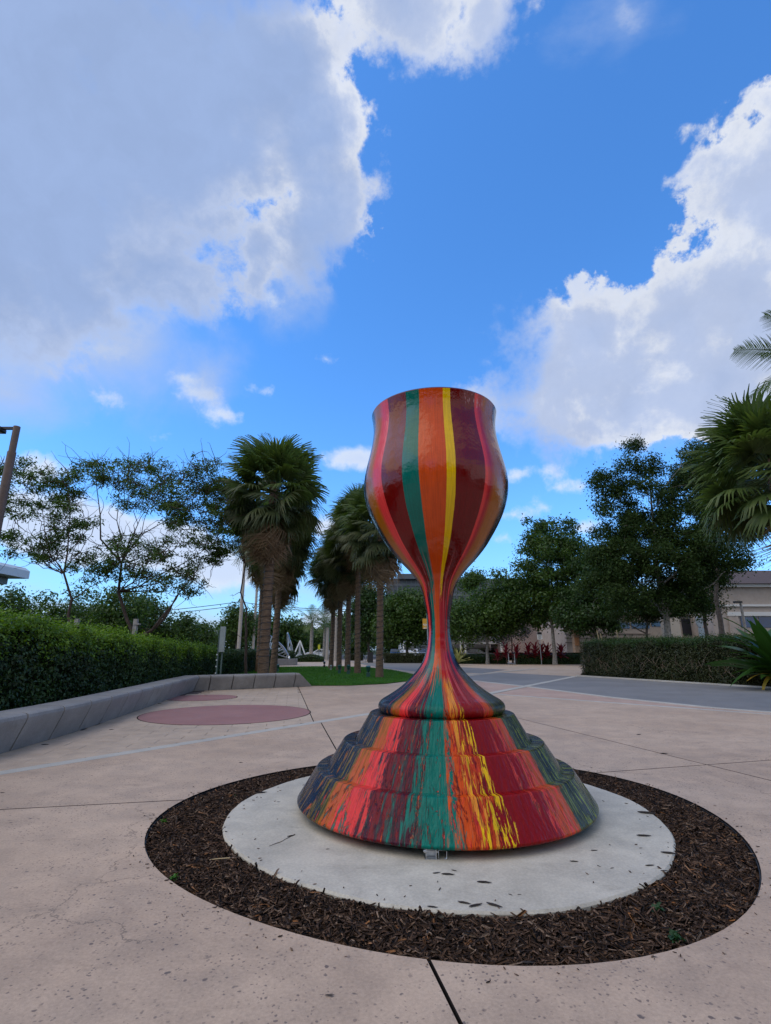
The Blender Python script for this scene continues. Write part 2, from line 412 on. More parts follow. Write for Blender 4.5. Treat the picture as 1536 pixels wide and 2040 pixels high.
BEIGE = concrete('beige_stamped_concrete', (0.410, 0.318, 0.238), (0.485, 0.382, 0.290), stain=0.9)
TAN = concrete('tan_stamped_concrete', (0.40, 0.27, 0.21), (0.46, 0.33, 0.26), stain=0.8)
PALE = concrete('pale_concrete', (0.40, 0.38, 0.335), (0.46, 0.44, 0.39), stain=0.5)
RED = concrete('red_stamped_concrete', (0.270, 0.135, 0.125), (0.33, 0.175, 0.16), stain=0.7)
SLAB = concrete('slab_concrete', (0.455, 0.42, 0.345), (0.525, 0.49, 0.41), stain=1.0)
GREY = concrete('grey_paving', (0.180, 0.175, 0.170), (0.225, 0.220, 0.212), stain=0.6)
BENCHM = concrete('bench_concrete', (0.235, 0.225, 0.215), (0.295, 0.285, 0.27), stain=1.0)
BENCHF = BENCHM
DIRT = mat('joint_dirt', (0.014, 0.012, 0.011), 1.0, noise=0.3, spec=0.1)
BED = mat('paver_bed', (0.14, 0.115, 0.105), 1.0, noise=0.3, spec=0.1)
SOIL = mat('dark_soil', (0.040, 0.030, 0.022), 1.0, noise=0.5, nscale=5, bump=1.0, bscale=50, spec=0.1)
FAR_GROUND = mat('far_ground', (0.05, 0.062, 0.030), 1.0, noise=0.5, nscale=0.2, spec=0.1)
LAWN = mat('lawn_base', (0.035, 0.11, 0.012), 1.0, noise=0.35, nscale=3, spec=0.1, bump=0.8, bscale=60)
ASPHALT = mat('asphalt', (0.075, 0.075, 0.078), 0.9, noise=0.2, nscale=3)

# ------------------------------------------------------------------ THE GROUND
C0 = Vector((0.49, 5.0)); R_MULCH, R_SLAB = 2.27, 1.80
def outline_fit(px, z, r_back, order=4):
    a, r = [], []
    for p in px:
        v = gnd(p[0], p[1], z).xy - C0; a.append(math.atan2(v.y, v.x)); r.append(v.length)
    for t in (60, 75, 90, 105, 118):
        a.append(math.radians(t)); r.append(r_back)
    a, r = np.array(a), np.array(r)
    A = np.stack([np.ones_like(a)] + [f(k * a) for k in range(1, order + 1) for f in (np.cos, np.sin)], 1)
    reg = 0.02 * np.diag([0] + [k * k for k in range(1, order + 1) for _ in (0, 1)])
    c = np.linalg.solve(A.T @ A + reg, A.T @ r)
    return lambda t: float(c[0] + sum(c[2 * k - 1] * math.cos(k * t) + c[2 * k] * math.sin(k * t) for k in range(1, order + 1)))
RM = outline_fit([(290, 1680), (297, 1655), (360, 1593), (480, 1555), (650, 1525), (1180, 1535), (1340, 1585), (1440, 1640), (1500, 1690), (1527, 1745), (1500, 1800), (1420, 1855), (1300, 1890), (1100, 1920), (900, 1917), (700, 1890), (500, 1830), (350, 1750), (300, 1710)], 0.0, 2.2)
RS = outline_fit([(435, 1650), (480, 1600), (620, 1545), (520, 1720), (650, 1775), (800, 1810), (960, 1817), (1150, 1805), (1280, 1760), (1340, 1720), (1350, 1690), (1300, 1620), (1180, 1565), (455, 1680)], 0.02, 1.8)
def sheet(name, pts, z, m, **kw):
    b = MB(); q = [Vector(p[:2]) for p in pts]
    if area(q) < 0: q.reverse()
    b.poly([(p.x, p.y, z) for p in q])
    o = b.build(name, m); o['kind'] = 'structure'
    return o
GZ = -0.075
sheet('ground', [(-900, -300), (900, -300), (900, 1500), (-900, 1500)], GZ - 0.3, FAR_GROUND)
# walkway sheet: everything paved that is not split into pieces, with a hole for the mulch ring
def ring_poly(c, r, n=96, a0=0.0, a1=2 * PI):
    return [Vector((c[0] + r * math.cos(a0 + (a1 - a0) * i / n), c[1] + r * math.sin(a0 + (a1 - a0) * i / n))) for i in range(n + 1)]
L0, L1 = gnd(0, 1540).xy, gnd(760, 1418).xy                        # white band on the left
R0, R1p = gnd(990, 1383).xy, gnd(1536, 1423).xy
def isect(p, d, q, e):
    den = d.x * e.y - d.y * e.x; t = ((q.x - p.x) * e.y - (q.y - p.y) * e.x) / den
    return p + d * t
dL, dR = (L1 - L0).normalized(), (R1p - R0).normalized()
APEX = isect(L0, dL, R0, dR)
nL = Vector((dL.y, -dL.x)); nR = Vector((dR.y, -dR.x))
if (C0 - L0).dot(nL) < 0: nL = -nL
if (C0 - R0).dot(nR) < 0: nR = -nR
plaza = empty('plaza', kind='structure')
plaza['label'] = 'pink concrete plaza cut by dark joints round the goblet'
BW = 0.10          # half width of a white band
joints = [gnd(880, 1975).xy, gnd(0, 1612).xy, gnd(595, 1370).xy, gnd(1536, 1515).xy]
jp = [gnd(852, 1918).xy, gnd(360, 1593).xy, gnd(655, 1505).xy, gnd(1180, 1541).xy]
angs = sorted((math.atan2((p - C0).y, (p - C0).x) % (2 * PI), i) for i, p in enumerate(jp))
def ang(p): return math.atan2((p - C0).y, (p - C0).x)
GAP = 0.005
R_IN = R_MULCH
panels = []
for k in range(4):
    a0, i0 = angs[k]; a1, i1 = angs[(k + 1) % 4]
    if a1 <= a0: a1 += 2 * PI
    n = max(10, int((a1 - a0) / 0.06))
    arc = [Vector((C0.x + RM(a) * math.cos(a), C0.y + RM(a) * math.sin(a))) for a in [a0 + (a1 - a0) * j / n for j in range(n + 1)]]
    def far(i):
        p = jp[i]; d = (joints[i] - p)
        if d.length < 0.05: d = p - C0
        return p + d.normalized() * 40
    f0, f1 = far(i0), far(i1)
    fa0, fa1 = ang(f0) % (2 * PI), ang(f1) % (2 * PI)
    if fa1 <= fa0: fa1 += 2 * PI
    big = [Vector((C0.x + 42 * math.cos(a), C0.y + 42 * math.sin(a))) for a in [fa0 + (fa1 - fa0) * j / 8 for j in range(1, 8)]]
    poly = [f0] + big + [f1] + arc[::-1]
    panels.append(poly)
J5a, J5b = gnd(1030, 1430).xy, gnd(1536, 1555).xy
nJ = Vector(((J5b - J5a).y, -(J5b - J5a).x)).normalized()
pieces = []
for poly in panels:
    q = clip(poly, L0 + nL * BW, nL); q = clip(q, R0 + nR * BW, nR)
    if any((p - C0).dot(Vector((1, 0.0))) > 3.0 for p in q):
        pieces += [clip(q, J5a, nJ), clip(q, J5a, -nJ)]
    else: pieces.append(q)
for q in pieces:
    if len(q) < 3 or abs(area(q)) < 0.05: continue
    if area(q) < 0: q = q[::-1]
    r = [q[0]]
    for p in q[1:]:
        if (p - r[-1]).length > 1e-4: r.append(p)
    if (r[0] - r[-1]).length < 1e-4: r.pop()
    b = MB(); b.prism(inset(r, GAP), -0.12, 0.0, chamfer=0.004, side=1)
    b.build('paving_panel', [PINK, DIRT], plaza)
# beyond the left band: a joint carries on through paler concrete and a patch of stamped pavers
bnch = [gnd(-60, 1530).xy, gnd(0, 1503).xy, gnd(57, 1486).xy, gnd(130, 1464).xy, gnd(195, 1439).xy, gnd(260, 1416.5).xy, gnd(308, 1399).xy, gnd(350, 1386).xy, gnd(385, 1377.5).xy]
BENCH_PATH = [Vector((-5.25, 3.5)), Vector((-5.2, 5.5)), Vector((-5.16, 7.4)), Vector((-5.25, 9.2)), Vector((-5.5, 11.2)), Vector((-5.8, 13.4)), Vector((-6.15, 15.8)), Vector((-6.45, 18.15))]
BENCH_END = Vector((-2.78, 20.55))
J3a, J3b = gnd(655, 1505).xy, gnd(595, 1370).xy
dJ3 = (J3b - J3a).normalized(); nJ3 = Vector((-dJ3.y, dJ3.x))          # points left
lzone = [Vector((-14, -3)), Vector((40, -3)), Vector((40, 60)), Vector((-14, 60))]
lz = clip(lzone, L0 - nL * BW, -nL)
left_all = clip(lz, J3a + nJ3 * GAP, nJ3)
right_strip = clip(clip(lz, J3a - nJ3 * GAP, -nJ3), Vector((0, 21.5)), Vector((0, -1)))
right_strip = clip(right_strip, APEX, Vector((-1, 0)))
if area(right_strip) < 0: right_strip.reverse()
b = MB(); b.prism(right_strip, -0.12, -0.002, chamfer=0.004, side=1); b.build('paving_panel', [PINK, DIRT], plaza)
# stamped pavers, between the band, the bench and the joint
pv_dir = Vector((0.985, 0.17)).normalized(); pv_n = Vector((-pv_dir.y, pv_dir.x))
pavers = empty('stamped_pavers', kind='structure')
pw, ph = 0.62, 0.31
bench_pts = BENCH_PATH + [BENCH_END]
def in_bench_side(c):
    for i in range(len(bench_pts) - 1):
        a, e = bench_pts[i], bench_pts[i + 1]
        if a.y <= c.y <= e.y:
            x = a.x + (e.x - a.x) * (c.y - a.y) / (e.y - a.y)
            return c.x > x - 0.25
    return c.y < a.y
shared = {}
cnt = 0
org = Vector((-9, 4))
for j in range(-10, 62):
    for i in range(-6, 26):
        c = org + pv_dir * ((i + (0.5 if j % 2 else 0.0)) * pw) + pv_n * (j * ph)
        if c.y < 5.2 or c.y > 20.6 or not in_bench_side(c): continue
        if (c - L0).dot(-nL) < -0.1 or (c - J3a).dot(nJ3) < -0.2: continue
        if c.y > 15.5 and (c.x < -5.9): continue
        h = [c - pv_dir * pw / 2 - pv_n * ph / 2, c + pv_dir * pw / 2 - pv_n * ph / 2, c + pv_dir * pw / 2 + pv_n * ph / 2, c - pv_dir * pw / 2 + pv_n * ph / 2]
        q = clip(clip(h, L0 - nL * (BW + 0.003), -nL), J3a + nJ3 * 0.006, nJ3)
        if len(q) < 3 or abs(area(q)) < 0.02: continue
        whole = len(q) == 4 and abs(abs(area(q)) - pw * ph) < 1e-4
        dz = rnd.uniform(-0.0012, 0.0012)
        if whole:
            if 'm' not in shared:
                bb = MB(); hh = [Vector((-pw / 2, -ph / 2)), Vector((pw / 2, -ph / 2)), Vector((pw / 2, ph / 2)), Vector((-pw / 2, ph / 2))]
                bb.prism(inset(hh, 0.003), -0.03, 0.0, chamfer=0.0025); shared['m'] = bb.mesh('paver', BEIGE)
            link('paver', shared['m'], pavers, (c.x, c.y, dz), (0, 0, math.atan2(pv_dir.y, pv_dir.x)))
        else:
            bb = MB(); 
            if area(q) < 0: q.reverse()
            bb.prism(inset(q, 0.003), -0.03, 0.0, chamfer=0.0025); bb.build('paver', BEIGE, pavers)
        cnt += 1
sheet('paver_bed', [(-12, -3), (30, -3), (30, 21.5), (-12, 21.5)], -0.10, DIRT)
sheet('stamped_paver_ground', clip(clip([Vector((-12, 2)), Vector((2, 2)), Vector((2, 21)), Vector((-12, 21))], L0 - nL * BW, -nL), J3a + nJ3 * 0.01, nJ3), -0.012, BED)
# white bands
def band(p, q, w, z=0.002, name='paving_band', m=PALE):
    d = (q - p).normalized(); n = Vector((-d.y, d.x)) * w
    bb = MB(); h = [p - n, q - n, q + n, p + n]
    if area(h) < 0: h.reverse()
    bb.prism(h, -0.11, z, chamfer=0.003); o = bb.build(name, m); o['kind'] = 'structure'; return o
band(L0 - dL * 6, APEX, BW)
band(APEX + dR * 0.12, R0 + dR * 16, BW * 0.85, 0.003)
# beyond the right band: tan strip, second band, grey drive
r2 = [gnd(*p).xy for p in ((932, 1354.6), (1044, 1367), (1221, 1389.6), (1426, 1410.5), (1600, 1424))]
far_l = [gnd(*p).xy for p in ((932, 1383), )]
walk = sheet('walkway', [(-14, 21.4), (40, 21.4), (60, 60), (30, 75), (-30, 75), (-14, 40)], -0.012, BEIGE)
tan = sheet('tan_strip', [APEX - nR * BW, R0 - nR * BW + dR * 9] + [p for p in r2[::-1]] , -0.006, TAN)
sheet('side_walk', [APEX + Vector((-.2, 0)), R0 + dR * 14, Vector((26, 3)), Vector((26, 21.4)), Vector((2, 21.4))], -0.014, BEIGE)
grey_poly = [gnd(*p).xy for p in ((932, 1347), (997, 1340), (1150, 1347.5), (1536, 1371.5), (1800, 1385), (1800, 1445), (1536, 1419), (1426, 1409.5), (1221, 1388.6), (1044, 1366), (932, 1353.6))]
sheet('road', grey_poly, 0.0, GREY)
sheet('far_road', [gnd(*p).xy for p in ((880, 1327), (1010, 1334), (960, 1341), (880, 1338))], -0.004, GREY)
sheet('left_road', [gnd(*p).xy for p in ((700, 1319.5), (860, 1321), (900, 1337), (840, 1339), (760, 1330))], -0.004, GREY)
for i in range(len(r2) - 1): band(r2[i], r2[i + 1], 0.11, 0.006 + 0.0008 * i)
band(gnd(969, 1383).xy, gnd(1146, 1347.8).xy, 0.13, 0.0115)
band(gnd(932, 1345).xy, gnd(1072, 1332).xy, 0.13, 0.0125)
band(gnd(1150, 1346.8).xy, gnd(1800, 1388).xy, 0.09, 0.05, 'kerb')
sheet('hedge_soil', [gnd(*p).xy for p in ((1155, 1346), (1800, 1387), (1800, 1325), (1500, 1318), (1180, 1318))], 0.004, SOIL)
# street beyond
sheet('street', [(-120, 74), (160, 74), (160, 130), (-120, 130)], 0.0, ASPHALT)
# red discs in the stamped pavers
def disc_on(c, r, name='paving_circle'):
    bb = MB(); pts = ring_poly(c, r, 72)[:-1]
    bb.prism(pts, -0.02, 0.005, chamfer=0.003)
    o = bb.build(name, RED); o['kind'] = 'structure'
    bb = MB(); bb.lathe([(r + 0.022, -0.01), (r + 0.022, 0.003), (r - 0.002, 0.003)], 72, (c[0], c[1], 0)); e = bb.build('circle_edge', DIRT, o)
disc_on((-3.45, 11.95), 1.78)
disc_on((-5.35, 15.75), 1.0)

# ------------------------------------------------------------------ mulch ring and slab
def slab_outline(n=160):
    pts = []
    for i in range(n):
        a = 2 * PI * i / n
        r = RS(a) + 0.004 * math.sin(13 * a) + rnd.uniform(-0.003, 0.003)
        pts.append(Vector((C0.x + r * math.cos(a), C0.y + r * math.sin(a))))
    return pts
b = MB(); b.prism(slab_outline(), -0.16, 0.02, chamfer=0.012)
slab = b.build('concrete_slab', SLAB); slab['kind'] = 'structure'; slab['label'] = 'round pale concrete slab under the goblet'
b = MB(); b.lathe([(R_MULCH + 0.5, GZ - 0.02), (R_MULCH - 0.1, -0.048), (R_SLAB + 0.1, -0.045), (R_SLAB - 0.4, -0.075)], 96, (C0.x, C0.y, 0))
b.build('mulch_bed', SOIL)['kind'] = 'structure'
# steel-dark edging liner
b = MB(); nE = 128
for dr, z in ((-0.003, -0.10), (-0.003, -0.014), (0.004, -0.014)):
    for k in range(nE):
        a = 2 * PI * k / nE; b.v.append((C0.x + (RM(a) + dr) * math.cos(a), C0.y + (RM(a) + dr) * math.sin(a), z))
for q in (0, 1):
    for k in range(nE): b.face((q * nE + k, q * nE + (k + 1) % nE, (q + 1) * nE + (k + 1) % nE, (q + 1) * nE + k))
b.build('bed_edging', BLACK)['kind'] = 'structure'
def chipmat():
    def fn(t, b, P, out):
        r = t.n.new('ShaderNodeNewGeometry').outputs['Random Per Island']
        c = t.ramp(r, [(0.0, (0.018, 0.010, 0.006)), (0.30, (0.042, 0.024, 0.015)), (0.6, (0.078, 0.044, 0.027)), (0.85, (0.13, 0.078, 0.050)), (0.96, (0.22, 0.155, 0.11)), (1.0, (0.25, 0.10, 0.03))])
        k = t.sstep(t.noise(t.v('MULTIPLY', P, (1, 1, 1)), 90, 4, 0.6), 0.3, 0.7, 0.7, 1.3)
        t.l.new(t.mix(1.0, c, t.comb(k, k, k), 'MULTIPLY'), b.inputs['Base Color'])
    return mat('bark_chip', None, 0.85, fn, spec=0.25)
CHIP = chipmat()
def chips(n, seed):
    rng = np.random.default_rng(seed)
    a = rng.uniform(0, 2 * PI, n); ta = np.linspace(-PI, 3 * PI, 400); rm = np.interp(a, ta, [RM(t) for t in ta]) - 0.025; rs = np.interp(a, ta, [RS(t) for t in ta])
    r = np.sqrt(rs ** 2 + rng.uniform(0, 1, n) * (rm ** 2 - rs ** 2))
    lift = 0.022 * np.exp(-(r - rs) / 0.07)
    c = np.stack([C0.x + r * np.cos(a), C0.y + r * np.sin(a), -0.034 + lift + rng.uniform(0, 0.036, n) * np.sin(np.clip((r - rs) / (rm - rs), 0.1, 0.9) * PI) ** 0.5], 1)
    big = rng.uniform(0, 1, n) ** 2.2
    L = 0.010 + 0.024 * rng.uniform(0, 1, n) + 0.036 * big; Wd = 0.004 + 0.007 * rng.uniform(0, 1, n) + 0.007 * big; T = 0.0015 + 0.0025 * rng.uniform(0, 1, n)
    yaw = rng.uniform(0, 2 * PI, n); tilt = rng.normal(0, 0.33, n); roll = rng.normal(0, 0.4, n)
    ex = np.stack([np.cos(yaw) * np.cos(tilt), np.sin(yaw) * np.cos(tilt), np.sin(tilt)], 1)
    s = np.stack([-np.sin(yaw), np.cos(yaw), np.zeros(n)], 1); up = np.cross(ex, s)
    ey = s * np.cos(roll)[:, None] + up * np.sin(roll)[:, None]; ez = np.cross(ex, ey)
    V = []
    for (i, j, k) in ((-1, -.5, 0), (-.9, .5, 0), (.9, .6, 0), (1, -.4, 0), (-.85, -.4, 1), (-.8, .4, 1), (.75, .4, 1), (.9, -.3, 1)):
        V.append(c + ex * (L * i)[:, None] + ey * (Wd * j)[:, None] + ez * (T * (k * 2 - 1))[:, None])
    V = np.stack(V, 1).reshape(-1, 3)
    q = np.array([[4, 7, 6, 5], [0, 1, 5, 4], [1, 2, 6, 5], [2, 3, 7, 6], [3, 0, 4, 7]])
    Fq = (np.arange(n)[:, None, None] * 8 + q[None]).reshape(-1, 4)
    return np_mesh('mulch', V, Fq, CHIP)
mulch = link('mulch', chips(34000, 3)); tag(mulch, 'dark brown bark mulch filling the ring around the concrete slab', 'mulch', kind='stuff')

def scatter(n, seed):
    rg = random.Random(seed); b = MB()
    for i in range(n):
        a = rg.uniform(0, 2 * PI); out = rg.random() < 0.6
        if out: rr = RM(a) + rg.expovariate(14) + 0.004; z = 0.0025
        else: rr = RS(a) - rg.expovariate(9) - 0.01; z = 0.0225
        L = rg.uniform(0.004, 0.014); w = L * rg.uniform(0.2, 0.4); t = rg.uniform(0, PI); c = Vector((C0.x + rr * math.cos(a), C0.y + rr * math.sin(a), z)); d = Vector((math.cos(t), math.sin(t), 0.05)); s = Vector((-math.sin(t), math.cos(t), 0))
        p = [c - d * L, c + s * w - d * L * .3, c + d * L, c - s * w + d * L * .2]; q = len(b.v)
        b.v += [tuple(v) for v in p] + [tuple(v + Vector((0, 0, 0.003))) for v in p]
        for f in ((0, 1, 5, 4), (1, 2, 6, 5), (2, 3, 7, 6), (3, 0, 4, 7), (4, 5, 6, 7)): b.face([q + k for k in f])
    return b
tag(scatter(210, 9).build('scattered_mulch', CHIP), 'tiny crumbs of bark spilled over the edges of the mulch ring', 'mulch', kind='stuff')

# ------------------------------------------------------------------ THE GOBLET
AX = Vector((0.52, 5.10, 0.0))
def D2(c): return tuple(((x / 255) / 12.92 if x / 255 <= 0.04045 else ((x / 255 + 0.055) / 1.055) ** 2.4) for x in c)
NAVY, OCHRE, CORAL, DKRED, TEAL, ORANGE, YELLOW, PURP, CRIM, OLIVE = (0.004, 0.008, 0.022), (0.36, 0.105, 0.006), (0.74, 0.045, 0.042), (0.150, 0.003, 0.003), (0.0, 0.140, 0.108), (0.62, 0.072, 0.006), (0.80, 0.50, 0.004), (0.055, 0.008, 0.022), (0.38, 0.008, 0.020), (0.060, 0.065, 0.008)
BLUE = (0.003, 0.014, 0.040)
DKRD2, TEAL2 = (0.230, 0.003, 0.004), (0.0, 0.155, 0.118)
def goblet_mat():
    def fn(t, b, P, out):
        x, y, z = t.sep(P)
        r = t.m('SQRT', t.m('ADD', t.m('ADD', t.m('MULTIPLY', x, x), t.m('MULTIPLY', y, y)), 1e-5))
        ux, uy = t.m('DIVIDE', x, r), t.m('DIVIDE', y, r)
        th = t.m('DEGREES', t.m('ARCTAN2', x, t.m('MULTIPLY', y, -1.0)))
        th = t.m('ADD', th, 5.8)
        # flow coordinate: steps of the tiers stretch it sideways as paint runs over ledges
        base = t.sstep(z, 1.25, 0.75)                       # 1 at the foot
        st = t.sstep(z, 2.25, 1.85)                         # 1 on the stem and below
        flow = t.comb(ux, uy, t.m('MULTIPLY', z, 0.16))
        flow2 = t.comb(ux, uy, t.m('ADD', t.m('MULTIPLY', z, 0.30), t.m('MULTIPLY', r, 0.22)))
        nA = t.m('SUBTRACT', t.noise(flow, 3.0, 2, 0.5), 0.5)
        nB = t.m('SUBTRACT', t.noise(flow2, 6.0, 8, 0.68, dist=0.8), 0.5)
        nC = t.m('SUBTRACT', t.noise(flow2, 38.0, 5, 0.62, dist=0.5), 0.5)
        warp = t.m('MULTIPLY', nA, t.m('MULTIPLY_ADD', base, 8.0, 7.0))
        warp = t.m('ADD', warp, t.m('MULTIPLY', nB, t.m('MULTIPLY_ADD', base, 30.0, 1.2)))
        warp = t.m('ADD', warp, t.m('MULTIPLY', nC, t.m('MULTIPLY_ADD', base, 22.0, t.m('MULTIPLY', st, 5.0))))
        q = t.m('ADD', th, warp)
        pos = t.m('DIVIDE', t.m('ADD', q, 180.0), 360.0)
        pz = t.m('DIVIDE', t.m('ADD', t.m('ADD', th, t.m('MULTIPLY', nA, 4.0)), 180.0), 360.0)
        A = lambda L: [((a + 180) / 360, c) for a, c in L]
        bowl = t.ramp(pos, A([(-180, NAVY), (-165, DKRED), (-140, TEAL), (-118, ORANGE), (-100, DKRED), (-88, NAVY), (-67, OCHRE), (-53.5, CORAL), (-42.5, DKRED), (-25.3, TEAL), (-11.4, ORANGE), (8.2, YELLOW),
                              (14.4, DKRED), (37.5, CORAL), (50.5, OCHRE), (69, NAVY), (95, TEAL), (115, ORANGE), (135, DKRED), (160, CORAL), (172, NAVY)]), 'CONSTANT')
        # soft inner blends of the airbrushed bands
        bsoft = t.ramp(pos, A([(-180, NAVY), (-71, NAVY), (-66, OCHRE), (-57, OCHRE), (-52, CORAL), (-44, CORAL), (0, TEAL),
                               (38, CORAL), (44, CRIM), (50, OCHRE), (64, OCHRE), (71, NAVY), (180, NAVY)]))
        side = t.m('MAXIMUM', t.sstep(q, 40.0, 42.0), t.sstep(q, -46.0, -48.0))
        bowl = t.mix(side, bowl, bsoft)
        stem = t.ramp(pos, A([(-180, NAVY), (-66, CORAL), (-48, NAVY), (-36, TEAL), (-21, ORANGE), (4, CRIM), (30, PURP), (36, CRIM), (44, PURP), (56, NAVY)]), 'CONSTANT')
        foot = t.ramp(pos, A([(-180, NAVY), (-150, OLIVE), (-130, DKRED), (-105, BLUE), (-53, OLIVE), (-46, OCHRE), (-37, CORAL), (-28, PURP), (-25, DKRD2), (-19, PURP), (-14.5, TEAL2), (3, ORANGE), (11, DKRD2), (14, ORANGE), (17, DKRD2),
                              (39, CORAL), (42, ORANGE), (47, OLIVE), (60, BLUE), (66, OLIVE), (78, BLUE), (100, DKRED), (130, OLIVE), (150, TEAL), (170, NAVY)]), 'CONSTANT')
        posb = t.m('ADD', pos, t.m('MULTIPLY', t.m('SUBTRACT', t.noise(flow2, 17.0, 6, 0.6, dist=1.2), 0.5), 0.075))
        footb = t.ramp(posb, A([(-180, NAVY), (-100, BLUE), (-55, BLUE), (-48, OLIVE), (-43, OCHRE), (-36, CORAL), (-30, CORAL), (-26, PURP), (-17, PURP), (-12, TEAL2), (1, TEAL2), (5, ORANGE), (10, ORANGE), (13, CORAL), (17, DKRD2), (37, DKRD2), (42, ORANGE), (48, OLIVE), (58, BLUE), (64, OLIVE), (76, BLUE), (180, NAVY)]))
        foot = t.mix(0.42, foot, footb)
        zn = t.m('ADD', z, t.m('MULTIPLY', nC, 0.9))
        c = t.mix(t.sstep(t.m('ADD', zn, t.m('MULTIPLY', nB, 0.6)), 1.86, 1.90), stem, bowl)
        c = t.mix(t.sstep(t.m('ADD', zn, t.m('MULTIPLY', nB, 0.5)), 1.13, 1.09), c, foot)
        # neighbouring colour dragged through in thin runs on the foot
        s1 = t.noise(t.comb(t.m('MULTIPLY', ux, 1.0), uy, t.m('MULTIPLY', z, 0.10)), 60, 4, 0.7, dist=0.2)
        flow3 = t.comb(ux, uy, t.m('ADD', t.m('MULTIPLY', z, 0.42), t.m('MULTIPLY', r, 0.25)))
        s2 = t.noise(flow3, 13, 8, 0.72, dist=1.1)
        run = t.m('MULTIPLY', t.m('MULTIPLY', t.sstep(s1, 0.36, 0.46), t.sstep(s2, 0.560, 0.575)), t.m('MULTIPLY', t.sstep(z, 1.7, 0.9), 0.85))
        pos2 = t.m('ADD', pos, t.m('MULTIPLY', t.m('SUBTRACT', s2, 0.45), 0.30))
        foot2 = t.ramp(pos2, A([(-180, NAVY), (-60, OLIVE), (-50, OCHRE), (-40, CORAL), (-30, NAVY), (-23, TEAL), (-12, NAVY), (-7, ORANGE), (0, TEAL), (6, DKRED), (14, CORAL), (18, DKRED), (40, ORANGE), (50, OLIVE), (56, ORANGE), (62, NAVY), (80, OLIVE)]), 'CONSTANT')
        calm = t.m('MULTIPLY', t.sstep(q, 20.0, 24.0), t.sstep(q, 40.0, 37.0))
        run = t.m('MULTIPLY', run, t.m('SUBTRACT', 1.0, calm))
        c = t.mix(run, c, foot2)
        # long bright hairlines on stem
        hl = t.m('MULTIPLY', t.sstep(t.noise(t.comb(ux, uy, t.m('MULTIPLY', z, 0.03)), 26, 2, 0.5), 0.60, 0.64), t.m('MULTIPLY', t.sstep(z, 2.3, 2.05), t.sstep(z, 0.85, 1.1)))
        c = t.mix(t.m('MULTIPLY', hl, 0.55), c, (0.75, 0.16, 0.17))
        # yellow and light-orange pours down the steps
        sl = t.m('ADD', th, t.m('MULTIPLY', t.m('SUBTRACT', z, 0.45), 6.0))
        win = t.m('MULTIPLY', t.sstep(sl, 4.0, 11.0), t.sstep(sl, 27.0, 19.0))
        yn = t.noise(t.comb(ux, uy, t.m('MULTIPLY', t.m('ADD', z, t.m('MULTIPLY', r, 0.4)), 0.17)), 50.0, 5, 0.62, dist=0.7)
        yb = t.noise(flow2, 9.0, 3, 0.5)
        th_y = t.m('SUBTRACT', 0.82, t.m('ADD', t.m('MULTIPLY', win, 0.325), t.m('MULTIPLY', t.m('SUBTRACT', yb, 0.5), 0.30)))
        ym = t.m('MULTIPLY', t.sstep(t.m('SUBTRACT', yn, th_y), -0.006, 0.014), t.sstep(t.m('ADD', z, t.m('MULTIPLY', nC, 0.25)), 1.12, 1.05))
        ym = t.m('MULTIPLY', ym, t.sstep(win, 0.03, 0.12))
        yc = t.mix(t.sstep(t.m('ADD', th, t.m('MULTIPLY', nC, 60.0)), 12.0, 17.0), (0.78, 0.27, 0.03), YELLOW)
        c = t.mix(ym, c, yc)
        # lime flecks at the far right and left of the lower steps
        ly = t.m('MULTIPLY', t.sstep(t.noise(flow2, 34, 5, 0.65, dist=0.8), 0.54, 0.58), t.m('MULTIPLY', t.sstep(t.m('ABSOLUTE', t.m('SUBTRACT', th, 3.0)), 42.0, 56.0), t.sstep(z, 0.9, 0.8)))
        c = t.mix(t.m('MULTIPLY', ly, 0.6), c, t.mix(t.sstep(th, -5, 5), (0.30, 0.16, 0.02), (0.35, 0.42, 0.02)))
        # dark scratches where the brush dragged the upper coat
        scr = t.m('MULTIPLY', t.sstep(t.noise(t.comb(ux, uy, t.m('MULTIPLY', t.m('ADD', z, r), 0.13)), 62, 5, 0.7, dist=0.35), 0.57, 0.63), t.m('MULTIPLY', base, t.m('SUBTRACT', 0.85, t.m('MULTIPLY', calm, 0.75))))
        c = t.mix(t.m('MULTIPLY', scr, 0.85), c, (0.012, 0.006, 0.010))
        # pale smear near the rim on the right
        pk = t.m('MULTIPLY', t.sstep(t.noise(t.comb(ux, uy, t.m('MULTIPLY', z, 0.25)), 46, 2, 0.5), 0.62, 0.68), t.m('MULTIPLY', t.sstep(z, 3.5, 3.72), t.m('MULTIPLY', t.sstep(th, 24.0, 30.0), t.sstep(th, 60.0, 52.0))))
        c = t.mix(t.m('MULTIPLY', pk, 0.7), c, (0.6, 0.35, 0.38))
        # faint brushing inside every band
        k = t.sstep(t.noise(t.comb(ux, uy, t.m('MULTIPLY', z, 0.05)), 90, 3, 0.6), 0.3, 0.7, 0.86, 1.12)
        c = t.mix(1.0, c, t.comb(k, k, k), 'MULTIPLY')
        t.l.new(c, b.inputs['Base Color'])
        rg = t.sstep(t.noise(P, 5, 6, 0.7), 0.35, 0.75, 0.05, 0.17)
        t.l.new(t.m('ADD', rg, t.m('MULTIPLY', base, 0.02)), b.inputs['Roughness'])
        t.l.new(t.m('MULTIPLY_ADD', base, -0.27, 0.42), b.inputs['Specular IOR Level'])
        h = t.m('MULTIPLY', t.noise(t.comb(ux, uy, t.m('MULTIPLY', z, 0.4)), 30, 5, 0.6), t.m('MULTIPLY_ADD', base, 0.9, 0.05))
        h = t.m('ADD', h, t.m('MULTIPLY', t.noise(P, 9, 5, 0.55), 0.55))
        h = t.m('ADD', h, t.m('MULTIPLY', t.m('ADD', t.m('MULTIPLY', ym, 0.5), t.m('MULTIPLY', run, 0.25)), base))
